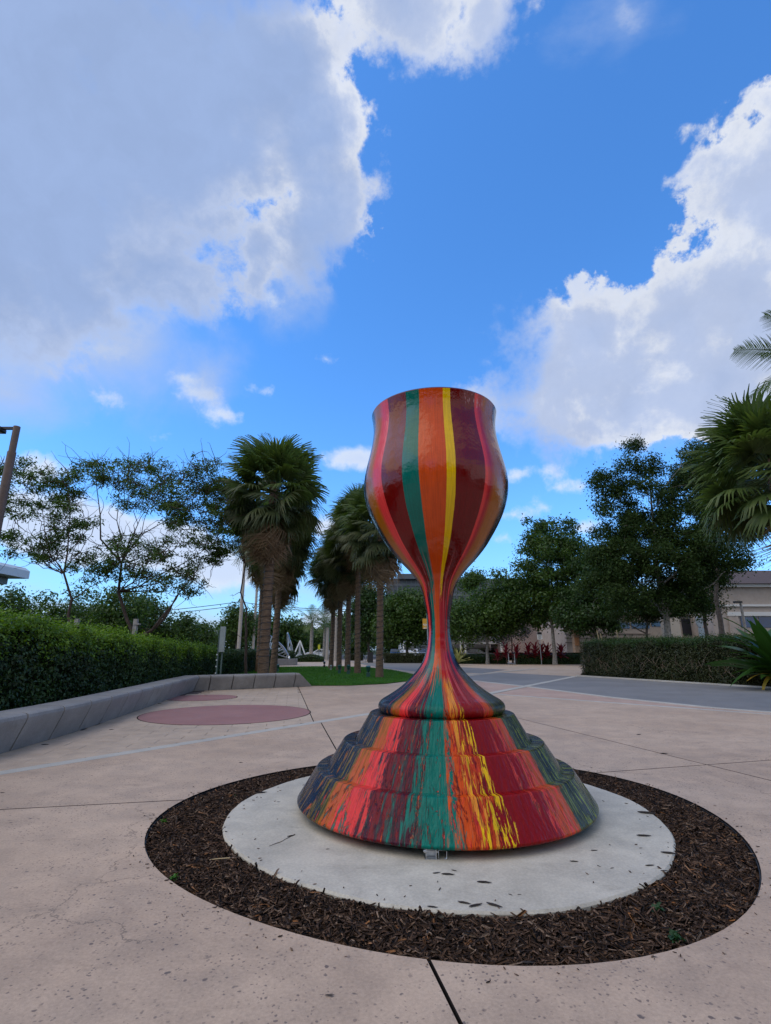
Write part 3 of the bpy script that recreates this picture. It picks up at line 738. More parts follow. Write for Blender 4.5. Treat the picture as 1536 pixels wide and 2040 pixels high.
        bp = t.node('ShaderNodeBump', Strength=0.8, Distance=0.02, Height=h)
        t.l.new(bp.outputs[0], b.inputs['Normal'])
    return mat('poured_gloss_paint', None, 0.15, fn, spec=0.38, coat=0.0)
GOB = goblet_mat()
def smooth_profile(P, step=0.02):
    """Catmull-Rom through (r, z) points"""
    out = []
    for i in range(len(P) - 1):
        p0, p1, p2, p3 = P[max(i - 1, 0)], P[i], P[i + 1], P[min(i + 2, len(P) - 1)]
        L = math.hypot(p2[0] - p1[0], p2[1] - p1[1]); n = max(1, int(L / step))
        for k in range(n):
            u = k / n
            out.append(tuple(0.5 * (2 * p1[j] + (p2[j] - p0[j]) * u + (2 * p0[j] - 5 * p1[j] + 4 * p2[j] - p3[j]) * u * u + (-p0[j] + 3 * p1[j] - 3 * p2[j] + p3[j]) * u ** 3) for j in (0, 1)))
    out.append(P[-1]); return out
def revolve(name, prof, parent, n=192, m=GOB, hold=None):
    P = np.array(prof); K = len(P); a = np.arange(n) * 2 * PI / n
    V = np.stack([P[:, 0][:, None] * np.cos(a), P[:, 0][:, None] * np.sin(a), np.repeat(P[:, 1][:, None], n, 1)], 2).reshape(-1, 3)
    i = np.arange(K - 1)[:, None]; k = np.arange(n)[None]; k2 = (k + 1) % n
    Fq = np.stack([i * n + k, i * n + k2, (i + 1) * n + k2, (i + 1) * n + k], 2).reshape(-1, 4)
    me = np_mesh(name, V, Fq, m, smooth=True)
    T = np.gradient(P, axis=0); 
    if hold: T = hold(P, T)
    N = np.stack([T[:, 1], -T[:, 0]], 1); N /= np.maximum(1e-9, np.linalg.norm(N, axis=1, keepdims=True))
    NV = np.stack([N[:, 0][:, None] * np.cos(a), N[:, 0][:, None] * np.sin(a), np.repeat(N[:, 1][:, None], n, 1)], 2).reshape(-1, 3)
    me.normals_split_custom_set_from_vertices([tuple(q) for q in NV])
    return link(name, me, parent)
gob = empty('goblet_sculpture', AX, label='giant glossy wine goblet sculpture striped and dripping with multicoloured poured paint', cat='sculpture')
def rounded(pts, r=0.02, n=5):
    out = [pts[0]]
    for i in range(1, len(pts) - 1):
        p0, p, p1 = (Vector(q) for q in (pts[i - 1], pts[i], pts[i + 1]))
        a, c = (p0 - p), (p1 - p); rr = min(r, a.length * 0.45, c.length * 0.45)
        a, c = p + a.normalized() * rr, p + c.normalized() * rr
        for k in range(n + 1):
            u = k / n; out.append(tuple(a * (1 - u) ** 2 + p * 2 * u * (1 - u) + c * u * u))
    out.append(pts[-1]); return out
Z0 = 0.075
tiers = [(1.15, Z0, 1.295, Z0, 1.135, 0.345, 1.03), (1.06, 0.335, 1.052, 0.335, 0.905, 0.562, 0.80), (0.82, 0.55, 0.805, 0.55, 0.665, 0.785, 0.50)]
for (ri, zb, rb, zb2, rt, zt, re) in tiers:
    if zb == Z0: pr = [(ri, zb + 0.03), (ri, zb), (rb - 0.01, zb), (rb + 0.005, zb + 0.02), (rt, zt), (rt - 0.01, zt + 0.006), (re, zt + 0.006)]
    else: pr = [(rb, zb), (rt, zt), (rt - 0.01, zt + 0.006), (re, zt + 0.006)]
    prr = rounded(pr, 0.011, 4); full = [prr[0]]
    for p in prr[1:]:
        q = full[-1]; L = math.hypot(p[0] - q[0], p[1] - q[1]); k = max(1, int(L / 0.05))
        for j in range(1, k + 1): full.append((q[0] + (p[0] - q[0]) * j / k, q[1] + (p[1] - q[1]) * j / k))
    revolve('base_tier', full, gob)
foot_pr = smooth_profile([(0.545, 0.788), (0.572, 0.800), (0.588, 0.835), (0.580, 0.872), (0.545, 0.905), (0.490, 0.936), (0.427, 0.975), (0.350, 1.030), (0.278, 1.098), (0.215, 1.165), (0.168, 1.235), (0.135, 1.32), (0.117, 1.415), (0.107, 1.53), (0.115, 1.685), (0.135, 1.80), (0.153, 1.89)], 0.015)
bowl_pr = smooth_profile([(0.135, 1.80), (0.153, 1.89), (0.196, 1.998), (0.282, 2.112), (0.390, 2.227), (0.486, 2.343), (0.560, 2.457), (0.628, 2.577), (0.682, 2.693), (0.722, 2.815), (0.742, 2.935), (0.739, 3.062), (0.716, 3.192), (0.685, 3.325), (0.660, 3.46), (0.648, 3.59), (0.655, 3.70), (0.668, 3.775)], 0.02)
bowl_pr = [p for p in bowl_pr if p[1] >= 1.8899]
inner = [(0.662, 3.787), (0.648, 3.788), (0.636, 3.775), (0.62, 3.6), (0.655, 3.3), (0.70, 2.95), (0.65, 2.7), (0.45, 2.4), (0.01, 2.3)]
revolve('stem', foot_pr, gob)
revolve('bowl', bowl_pr, gob)
revolve('bowl_inside', smooth_profile([bowl_pr[-1]] + inner, 0.03), gob, m=mat('bowl_lining', (0.10, 0.01, 0.012), 0.35))
# levelling brackets bolted under the rim of the foot
def bracket(loc, rz, main, label):
    e = empty('anchor_bracket', loc, rz, label=label, cat='bracket', group='steel anchor brackets under the goblet')
    b = MB(); b.box((0, 0, 0.003), (0.085, 0.06, 0.006)); b.box((-0.033, 0, 0.033), (0.006, 0.05, 0.055)); b.box((0.033, 0, 0.033), (0.006, 0.05, 0.055)); b.box((0, 0.02, 0.033), (0.06, 0.005, 0.05))
    b.build('clevis', GALV, e)
    b = MB(); b.tube([(-0.05, -0.01, 0.045), (0.05, -0.01, 0.045)], 0.006, 10); b.build('bolt', GALV, e, True, 40)
    for sx in (-1, 1):
        b = MB(); b.tube([(sx * 0.036, -0.01, 0.045), (sx * 0.047, -0.01, 0.045)], 0.0125, 6); b.build('nut', GALV, e)
    if main:
        b = MB(); b.tube([(0.055, -0.02, 0.008), (0.052, -0.02, 0.004), (0.05, -0.02, 0.01), (0.05, -0.02, 0.052), (0.10, -0.02, 0.05), (0.103, -0.02, 0.048), (0.103, -0.02, 0.006), (0.096, -0.02, 0.001), (0.088, -0.02, 0.008)], 0.0028, 6)
        b.build('hook', GALV, e, True, 60)
bp = gnd(859, 1712, 0.02)
bracket((bp.x, bp.y + 0.02, 0.02), 0, True, 'galvanised anchor bracket with bolts and wire hook under the front rim')
for k, nm in ((1, 'galvanised anchor bracket under the far right of the goblet foot'), (2, 'galvanised anchor bracket under the far left of the goblet foot')):
    a = -PI / 2 + k * 2 * PI / 3
    bracket((AX.x + 1.2 * math.cos(a), AX.y + 1.2 * math.sin(a), 0.02), a + PI / 2, False, nm)
b = MB(); b.lathe([(0.9, 0.02), (0.9, Z0 + 0.005)], 48, (0, 0, 0)); b.build('gap_black_ring', BLACK, gob)  # black ring closing the gap between slab and foot

# ------------------------------------------------------------------ BENCH (seat wall of precast blocks)
bench = empty('seat_wall', (BENCH_PATH[0].x, BENCH_PATH[0].y, 0), label='long low grey concrete seat wall curving along the hedge then turning towards the lawn', cat='bench')
def arc_points(path, step, start=0.0):
    out = []; acc = -start
    for i in range(len(path) - 1):
        a, c = path[i], path[i + 1]; L = (c - a).length
        while acc <= L:
            if acc >= 0: out.append(a + (c - a) * (acc / L))
            acc += step
        acc -= L
    return out
def smooth_path(path, n=8):
    out = []
    for i in range(len(path) - 1):
        p0, p1, p2, p3 = path[max(i - 1, 0)], path[i], path[i + 1], path[min(i + 2, len(path) - 1)]
        for k in range(n):
            u = k / n
            out.append(0.5 * (2 * p1 + (p2 - p0) * u + (2 * p0 - 5 * p1 + 4 * p2 - p3) * u * u + (-p0 + 3 * p1 - 3 * p2 + p3) * u ** 3))
    out.append(path[-1]); return out
BH = 0.50
SEC = [(0.0, 0.0), (0.155, 0.375), (0.172, 0.43), (0.165, 0.472), (0.135, 0.493), (0.08, BH), (-0.34, BH), (-0.40, 0.47), (-0.42, 0.40), (-0.42, 0.0)]
def block(p, q, np_, nq, end=False):
    """a precast block from p to q; np_/nq are the outward normals at its ends"""
    b = MB(); n = len(SEC); g = 0.015
    d = (q - p).normalized(); rows = [(p + d * g, np_), (q - d * g, nq)]
    base = 0
    for (c, nn) in rows:
        for (o, z) in SEC:
            zz = z
            b.v.append((c.x + nn.x * o, c.y + nn.y * o, zz))
    if end:
        for i, (o, z) in enumerate(SEC):
            if z > 0.01: v = b.v[n + i]; b.v[n + i] = (v[0] - d.x * 0.62 * z / BH, v[1] - d.y * 0.62 * z / BH, v[2])
    for i in range(n):
        j = (i + 1) % n; b.face((i, j, n + j, n + i))
    b.face(range(n - 1, -1, -1)); b.face(range(n, 2 * n))
    c = Vector((BENCH_PATH[0].x, BENCH_PATH[0].y, 0))
    b.v = [(v[0] - c.x, v[1] - c.y, v[2]) for v in b.v]
    o = b.build('block', BENCHM, bench)
    m = o.modifiers.new('b', 'BEVEL'); m.width = 0.004; m.segments = 1; m.limit_method = 'ANGLE'; m.angle_limit = math.radians(50)
sp = smooth_path(BENCH_PATH)
bp_ = arc_points(sp, 0.9, 0.35)
if (bp_[-1] - BENCH_PATH[-1]).length < 0.3: bp_.pop()
bp_.append(BENCH_PATH[-1])
def outn(a, c):
    d = (c - a).normalized(); return Vector((d.y, -d.x))
nn = [outn(bp_[max(i - 1, 0)], bp_[min(i + 1, len(bp_) - 1)]) for i in range(len(bp_))]
d2 = (BENCH_END - BENCH_PATH[-1]).normalized(); n2_ = Vector((d2.y, -d2.x))
mit = (nn[-1] + n2_); mit = mit / max(0.4, mit.dot(n2_))
nn[-1] = mit
for i in range(len(bp_) - 1): block(bp_[i], bp_[i + 1], nn[i], nn[i + 1])
L2 = (BENCH_END - BENCH_PATH[-1]).length; xs = [0, 0.5] + [0.5 + (L2 - 0.5) * k / 5 for k in range(1, 6)]
for i in range(len(xs) - 1):
    block(BENCH_PATH[-1] + d2 * xs[i], BENCH_PATH[-1] + d2 * xs[i + 1], mit if i == 0 else n2_, n2_, end=(i == len(xs) - 2))
sheet('planting_soil', [(-14, 2), (-5.3, 2), (-5.4, 7), (-5.6, 9.2), (-6.3, 15.8), (-6.6, 18.3), (-6.2, 18.6), (-2.7, 21), (-7, 24), (-14, 60)], -0.003, SOIL)

# ------------------------------------------------------------------ LAWN
lawn_pts = [gnd(*p).xy for p in ((627, 1366.5), (700, 1366), (770, 1362), (812, 1357), (828, 1352), (832, 1347), (815, 1342), (780, 1335), (730, 1330), (680, 1328), (600, 1328.5), (500, 1330), (440, 1334))]
lawn_pts += [Vector((-6.6, 19.4)), Vector((-6.3, 18.8)), Vector((-3.2, 20.7))]
sheet('lawn', lawn_pts, 0.012, LAWN)
def inside(pts, P):
    x, y = P[:, 0], P[:, 1]; r = np.zeros(len(P), bool); n = len(pts)
    for i in range(n):
        x1, y1 = pts[i - 1]; x2, y2 = pts[i]
        c = ((y1 > y) != (y2 > y)) & (x < (x2 - x1) * (y - y1) / (y2 - y1 + 1e-12) + x1)
        r ^= c
    return r
def grass_mesh(pts, n, h, w, seed, mat_):
    rng = np.random.default_rng(seed); A = np.array([tuple(p) for p in pts]); lo, hi = A.min(0), A.max(0)
    y = lo[1] + (hi[1] - lo[1]) * rng.uniform(0, 1, n * 3) ** 1.9
    P = np.stack([rng.uniform(lo[0], hi[0], n * 3), y], 1); P = P[inside([tuple(p) for p in pts], P)][:n]; n = len(P)
    a = rng.uniform(0, 2 * PI, n); H = h * rng.uniform(0.6, 1.3, n); W_ = w * (0.7 + P[:, 1] / 30)
    s = np.stack([np.cos(a), np.sin(a), np.zeros(n)], 1) * W_[:, None]
    B = np.stack([P[:, 0], P[:, 1], np.full(n, 0.01)], 1)
    lean = np.stack([rng.normal(0, 0.35, n), rng.normal(0, 0.35, n), np.ones(n)], 1) * H[:, None]
    V = np.stack([B - s, B + s, B + lean], 1).reshape(-1, 3)
    return np_mesh('grass', V, np.arange(3 * n).reshape(n, 3), mat_)
g = link('grass', grass_mesh(lawn_pts, 70000, 0.06, 0.009, 5, LF_GRASS)); tag(g, 'short bright green lawn between the seat wall and the palms', 'grass', kind='stuff')

# ------------------------------------------------------------------ HEDGES
def hedge(name, path, depth, hfun, leaf, n, size, label, cat='hedge', new=0.0, newmat=None, seed=1, rough=0.12, base=0.0, group=None, cut=(0, 0), twigs=0, aspect=0.5, side=1):
    """path = front face line, hedge lies to the left of its direction (side=1)"""
    rng = np.random.default_rng(seed)
    P = np.array([tuple(p) for p in path], float); seg = np.diff(P, axis=0); Ls = np.linalg.norm(seg, axis=1); cum = np.r_[0, np.cumsum(Ls)]; LT = cum[-1]
    def pos(s):
        i = np.clip(np.searchsorted(cum, s, 'right') - 1, 0, len(seg) - 1); u = (s - cum[i]) / Ls[i]
        d = seg[i] / Ls[i][:, None]; nl = np.stack([-d[:, 1], d[:, 0]], 1) * side
        return P[i] + seg[i] * u[:, None], nl, d
    Hs = np.vectorize(hfun)
    root = empty(name, (P[0, 0], P[0, 1], 0), label=label, cat=cat, group=group)
    # sample front / top / ends / back
    hm = float(np.mean(Hs(np.linspace(0, LT, 9)))); ar = np.array([LT * hm, LT * depth, depth * hm, depth * hm]); pr = ar / ar.sum()
    k = rng.choice(4, n, p=pr); s = rng.uniform(0, LT, n); v = rng.uniform(0, 1, n); w = rng.uniform(0, 1, n)
    s = np.where(k == 2, 0, np.where(k == 3, LT, s)); H = Hs(s)
    dd = np.where(k == 0, 0.0, w * depth); zz = np.where(k == 1, H, v * H)
    p, nl, d = pos(s)
    # round the edges off and push in/out irregularly
    ph = np.sin(s * 2.1 + zz * 3) * 0.35 + np.sin(s * 5.3 - zz * 4.1 + dd * 5) * 0.35 + np.sin(s * 11.7 + zz * 9.0 + dd * 8) * np.sin(zz * 13 - s * 7.0) * 0.6 + rng.normal(0, 0.75, n)
    disp = ph * rough - rng.exponential(rough * 0.6, n)
    o = np.zeros((n, 3)); o[k == 0, :2] = -nl[k == 0]; o[k == 1, 2] = 1; o[k == 2, :2] = -d[k == 2]; o[k == 3, :2] = d[k == 3]
    near = np.clip((zz / np.maximum(H, .1) - 0.75) * 4, 0, 1) * (k != 1)
    xyz = np.concatenate([p + nl * dd[:, None], (base + zz)[:, None]], 1)
    xyz += o * disp[:, None]
    xyz[:, :2] += nl * (near * 0.10 * (k == 0))[:, None]
    xyz[:, 2] -= (k == 1) * np.clip(1 - np.minimum(dd, depth - dd) / 0.25, 0, 1) * 0.12
    xyz[:, 2] = np.maximum(xyz[:, 2], 0.02)
    o[:, 2] += 0.35
    if new:
        hh = xyz[:, 2] / (base + H) + 0.06 * np.sin(s * 3.7 + 1) + 0.05 * np.sin(s * 8.9 + zz * 3) + rng.normal(0, 0.03, n); keep = rng.uniform(0, 1, n) < np.clip((hh - (1 - new)) / new * 1.5, 0, 0.92)
    else: keep = np.zeros(n, bool)
    c = np.array([P[0, 0], P[0, 1], 0])
    link('foliage', leaves(xyz[~keep] - c, o[~keep], size, rng, aspect, 0.8, 'foliage', leaf), root)
    if new:
        up = xyz[keep].copy(); up[:, 2] += rng.exponential(0.05, len(up)) * (up[:, 2] / (base + H[keep]) > 0.9)
        oo = o[keep]; oo[:, 2] += 0.3
        link('new_growth', leaves(up - c, oo, size * 1.05, rng, aspect, 0.7, 'new_growth', newmat), root)
    # dark box added inside the leaves to block light
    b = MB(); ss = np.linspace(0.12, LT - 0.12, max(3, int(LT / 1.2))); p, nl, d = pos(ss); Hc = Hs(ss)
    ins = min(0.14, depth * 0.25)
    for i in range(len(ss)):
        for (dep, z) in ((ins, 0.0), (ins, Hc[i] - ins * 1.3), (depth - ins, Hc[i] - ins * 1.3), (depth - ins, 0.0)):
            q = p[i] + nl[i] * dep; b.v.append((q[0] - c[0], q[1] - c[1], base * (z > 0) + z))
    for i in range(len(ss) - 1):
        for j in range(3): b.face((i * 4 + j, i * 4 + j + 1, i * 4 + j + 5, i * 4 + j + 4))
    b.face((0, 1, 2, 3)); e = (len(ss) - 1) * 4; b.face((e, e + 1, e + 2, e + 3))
    b.build('light_block', LIGHT_BLOCK, root)
    if twigs:
        b = MB(); ss = rng.uniform(0, LT, twigs); p, nl, d = pos(ss); Hc = Hs(ss)
        for i in range(twigs):
            z0 = rng.uniform(0.05, 0.5) * Hc[i]; q = p[i] + nl[i] * 0.06; pts = []
            lean = rng.uniform(-0.9, 0.9); L = rng.uniform(0.3, 0.9)
            for kx in range(5):
                u = kx / 4; pts.append((q[0] - c[0] + d[i][0] * lean * L * u - nl[i][0] * (0.05 + 0.05 * math.sin(u * 3)), q[1] - c[1] + d[i][1] * lean * L * u - nl[i][1] * (0.05 + 0.05 * math.sin(u * 3)), z0 + L * 0.8 * u * (1 - 0.3 * u) + rng.normal(0, 0.015)))
            b.tube(pts, [0.008, 0.007, 0.006, 0.004, 0.002], 4, cap=False)
        b.build('branches', mat('hedge_twig', (0.24, 0.175, 0.125), 0.9), root)['kind'] = 'stuff'
    return root
hl_path = [(-6.05, 3.0), (-6.1, 7.0), (-6.25, 9.5), (-6.6, 13.0), (-7.0, 17.0), (-7.2, 20.0), (-7.6, 24.0)]
hedge('hedge', hl_path, 1.6, lambda s: np.interp(s, [0, 4, 6, 10, 13, 17, 21], [1.88, 1.86, 1.81, 1.67, 1.55, 1.42, 1.34]) + 0.05 * math.sin(s * 3.1) + 0.04 * math.sin(s * 7.7), LF_HEDGE, 130000, 0.062,
      'tall dense dark hedge with yellow-green new leaves on top behind the seat wall', new=0.33, newmat=LF_HEDGE_NEW, seed=11, rough=0.095)
hedge('hedge', [(-7.7, 24.3), (-8.6, 34), (-9.3, 44)], 1.4, lambda s: 1.28 + 0.03 * math.sin(s * 3), LF_HEDGE, 26000, 0.075, 'dark lower hedge along the far left edge of the lawn', seed=12, rough=0.06)
hr = [Vector((10.85, 29.6)), Vector((12.3, 24.5)), Vector((13.55, 20.6))]
hedge('hedge', hr[::-1], 2.6, lambda s: 1.72 + 0.04 * math.sin(s * 1.7), LF_HEDGE_BROWN, 70000, 0.06, 'woody brownish-green clipped hedge beside the grey drive on the right', seed=13, rough=0.09, twigs=90, side=-1, new=0.12, newmat=LF_MID)
# low clipped rows in the middle distance
def px_hedge(x0, x1, yb, yt, depth, leaf, n, label, seed, size=0.09, **kw):
    a, c = gnd(x0, yb), gnd(x1, yb); zt = at((x0 + x1) / 2, yt, a.y).z
    return hedge('low_hedge', [a.xy, c.xy], depth, lambda s: zt, leaf, n, size, label, seed=seed, rough=0.05, **kw)
px_hedge(905, 1012, 1322.5, 1304, 1.4, LF_HEDGE, 9000, 'low clipped green hedge in front row just right of the goblet stem', 21)
px_hedge(1032, 1160, 1323.5, 1304, 1.4, LF_HEDGE, 10000, 'low clipped green hedge in front row right of the two bollards', 22)
px_hedge(900, 1175, 1314.5, 1293, 1.6, LF_HEDGE, 14000, 'long low green hedge in the back row under the red plants', 23, new=0.2, newmat=LF_MID)
px_hedge(766, 856, 1321, 1302, 1.5, LF_HEDGE_BROWN, 8000, 'low brownish hedge left of the goblet stem in front of the van', 24)
px_hedge(688, 722, 1316, 1302, 1.5, LF_HEDGE_BROWN, 4000, 'short brownish hedge seen between the far palm trunks', 25)
px_hedge(530, 578, 1325, 1298, 2.5, LF_HEDGE, 7000, 'dark rounded hedge end beside the metal wing sculpture', 26)

# ------------------------------------------------------------------ TREES
def tube_np(paths, radii, n=5):
    V, Fq = [], []; base = 0
    for pts, rad in zip(paths, radii):
        b = MB(); b.tube(pts, rad, n, cap=False); V += b.v; Fq += [tuple(i + base for i in f) for f in b.f]; base += len(b.v)
    return np.array(V), np.array(Fq)
def bez(a, c, d, n=6, wob=0.0, rg=None):
    out = []
    for i in range(n + 1):
        u = i / n; p = a * (1 - u) ** 2 + c * 2 * u * (1 - u) + d * u * u
        if wob and 0 < i < n: p = p + Vector((rg.gauss(0, wob), rg.gauss(0, wob), rg.gauss(0, wob)))
        out.append(p)
    return out
def tree(label, base, ells, leafm, barkm, nclump=110, per=160, cr=0.7, leaf=0.12, trunk_r=0.18, seed=1, flat=0.7, limbs=7, bare=0, group=None, name='oak_tree', aspect=0.5, lean=0.0, shell=0.35, fork=0.35, spread=0.9, crown_name='crown', vase=0.0):
    if name == 'oak_tree' and cr > 0.5: near = leafm is LF_DARK; per = int(per * (2.2 if near else 1.7)); leaf *= (1.08 if near else 1.3); cr *= 1.05
    """ells: crown lobes as (centre Vector, rx, ry, rz) in the world"""
    rg = random.Random(seed); rng = np.random.default_rng(seed)
    root = empty(name, base, label=label, cat='tree', group=group)
    vol = [e[1] * e[2] * e[3] for e in ells]; cl = []
    for i in range(nclump):
        e = rg.choices(ells, vol)[0] if i >= 3 * len(ells) else ells[i % len(ells)]
        while True:
            v = Vector((rg.uniform(-1, 1), rg.uniform(-1, 1), rg.uniform(-1, 1)))
            if shell < v.length < 1: break
        cl.append(e[0] + Vector((v.x * e[1], v.y * e[2], v.z * e[3])) - base)
    zmin = min(c.z for c in cl); zmax = max(c.z for c in cl); ctr = sum(cl, Vector()) / len(cl)
    fh = zmin * (1 - fork) + ctr.z * fork; fh = max(fh, zmin * 0.8)
    top = Vector((ctr.x * 0.6, ctr.y * 0.6, zmin + (zmax - zmin) * 0.75))
    trunk = bez(Vector((0, 0, -0.1)), Vector((lean, 0, fh * 0.7)), top, 8, trunk_r * 0.25, rg)
    if vase: top = Vector((ctr.x * .1, ctr.y * .1, vase)); trunk = bez(Vector((0, 0, -0.1)), Vector((lean, 0, vase * .5)), top, 8, 0.02, rg)
    paths = [trunk]; radii = [[trunk_r * (1.25 if i == 0 else (1 - (0.25 if vase else 0.85) * i / 8)) for i in range(9)]]
    nodes = [(p, trunk_r * (1 - 0.85 * i / 8)) for i, p in enumerate(trunk) if p.z > zmin * 0.55] if not vase else [(trunk[i], trunk_r) for i in (5, 6, 7, 8)]
    main = rg.sample(cl, min(limbs, len(cl)))
    for m_ in main:
        cand = [q for q in nodes[:6]]; s, r0 = min(cand, key=lambda q: abs(q[0].z - (m_.z - 0.5 * (m_ - q[0]).length)))
        mid = s.lerp(m_, 0.45) + (Vector((0, 0, -0.05 * (m_ - s).length)) if not vase else Vector(((m_.x - s.x) * .12, (m_.y - s.y) * .12, -0.12 * (m_ - s).length))); pth = bez(s, mid, m_, 6, 0.02 * (m_ - s).length, rg)
        rr = [max(0.012, r0 * 0.62 * (1 - 0.85 * k / 6)) for k in range(7)]
        paths.append(pth); radii.append(rr); nodes += list(zip(pth[2:], rr[2:]))
    nodes0 = list(nodes)
    for c in cl:
        s, r0 = min(nodes, key=lambda q: (q[0] - c).length + 0.5 * max(0, q[0].z - c.z))
        L = (c - s).length
        if L < 0.05: continue
        mid = s.lerp(c, 0.5) + Vector((rg.gauss(0, 0.1), rg.gauss(0, 0.1), rg.gauss(0, 0.1))) * L
        pth = bez(s, mid, c, 4, 0.03 * L, rg); r1 = min(r0 * 0.6, 0.03 + 0.012 * L); rr = [max(0.006, r1 * (1 - 0.8 * k / 4)) for k in range(5)]
        paths.append(pth); radii.append(rr); nodes += list(zip(pth[2:], rr[2:]))
    for i in range(bare):
        s, r0 = rg.choice(nodes); d = Vector((rg.gauss(0, 1), rg.gauss(0, 1), rg.gauss(0.4, 0.7))).normalized(); L = rg.uniform(0.4, 1.3)
        pth = [s]; 
        for k in range(5):
            d = (d + Vector((rg.gauss(0, 0.35), rg.gauss(0, 0.35), rg.gauss(0, 0.3)))).normalized(); pth.append(pth[-1] + d * L / 5)
        paths.append(pth); radii.append([0.015, 0.013, 0.011, 0.008, 0.006, 0.004])
    V, Fq = tube_np(paths, radii)
    link('trunk', np_mesh('trunk', V, Fq, barkm, smooth=True), root)
    C = np.array([tuple(c) for c in cl]); sz = rng.uniform(0.6, 1.35, len(cl)); cnt_ = np.maximum(8, (per * sz ** 2).astype(int))
    idx = np.repeat(np.arange(len(cl)), cnt_); n = len(idx)
    off = unit(rng.normal(0, 1, (n, 3))) * (rng.uniform(0, 1, (n, 1)) ** 0.5)
    off *= np.array([1, 1, flat]) * (cr * sz[idx])[:, None]
    # frayed: some shoots stick out
    sh = rng.uniform(0, 1, n) < 0.2; off[sh] *= rng.uniform(1.1, 1.9, (sh.sum(), 1))
    P = C[idx] + off
    link(crown_name, leaves(P, off / cr + np.array([0, 0, 0.5]), leaf, rng, aspect, spread, 'crown', leafm), root)
    return root
def ell_px(Y, L, depth=0.9):
    out = []
    for (x, y, rx, ry) in L:
        c = at(x, y, Y); k = Y / F_PX * 1.0
        e = (at(x + rx, y, Y) - c).length; h = (at(x, y - ry, Y) - at(x, y + ry, Y)).z / 2
        out.append((c, e, e * depth, h))
    return out
def gp(x, Y): v = at(x, 1294, Y); return Vector((v.x, Y, 0))

# sparse, twiggy trees behind the left hedge
tree('sparse twiggy tree with thin flat leaf tufts, leftmost behind the hedge', gp(150, 19), ell_px(19, [(70, 990, 75, 50), (130, 960, 60, 32), (60, 1080, 60, 35), (140, 1040, 45, 50), (20, 930, 45, 22), (170, 1130, 55, 30), (95, 1100, 50, 30)]),
     LF_SPARSE, TWIG, 150, 85, 0.30, 0.10, 0.10, 31, 0.65, 9, 300, vase=1.9, name='poinciana_tree', lean=-0.3, aspect=0.42, shell=0.1)
tree('wide sparse tree with bare twigs below a thin green umbrella crown beside the palm', gp(268, 20), ell_px(20, [(300, 970, 95, 50), (230, 945, 60, 35), (370, 1000, 75, 50), (290, 925, 30, 25), (400, 940, 45, 40), (180, 940, 40, 25), (300, 1110, 110, 50), (400, 1050, 60, 50), (350, 1160, 80, 25)]),
     LF_SPARSE, TWIG, 270, 85, 0.32, 0.10, 0.13, 32, 0.65, 15, 700, vase=1.7, name='poinciana_tree', aspect=0.42, shell=0.1)
tree('sparse green tree whose twigs overlap the left side of the big palm', gp(492, 22.6), ell_px(21.5, [(445, 990, 38, 40), (440, 1080, 35, 50), (470, 1020, 30, 45)]),
     LF_SPARSE, TWIG, 70, 150, 0.30, 0.10, 0.07, 33, 0.5, 6, 90, vase=2.4, name='poinciana_tree', aspect=0.42, shell=0.1)
# dark belt of trees beyond the left hedge
belt = [(20, 1230, 55, 55, 48), (95, 1235, 50, 45, 55), (170, 1222, 55, 52, 60), (240, 1225, 52, 55, 52), (305, 1235, 45, 50, 58), (352, 1258, 36, 36, 62), (392, 1270, 26, 28, 66), (470, 1240, 30, 30, 75), (452, 1270, 36, 30, 80)]
NAMES = ['dark round tree at the left edge beneath the white canopy', 'dark low tree left of the first twiggy trunk', 'tall dark tree behind the first twiggy trunk', 'dark tree between the two twiggy trees', 'dark tree behind the wide sparse tree', 'small dark tree right of the wide sparse tree', 'smallest dark tree nearest the grey sign post', 'rounded green tree seen behind the two pale poles', 'low dark tree right behind the grey sign post']
for i, (x, y, rx, ry, Y) in enumerate(belt):
    tree(NAMES[i], gp(x, Y), ell_px(Y, [(x, y, rx, ry), (x + rx * .5, y + ry * .5, rx * .6, ry * .6), (x - rx * .5, y + ry * .5, rx * .6, ry * .6)]), LF_OAK, BARK, 40, 110, 1.25, 0.24, 0.2, 40 + i, 0.8, 4, group='dark trees beyond the left hedge', shell=0.2)

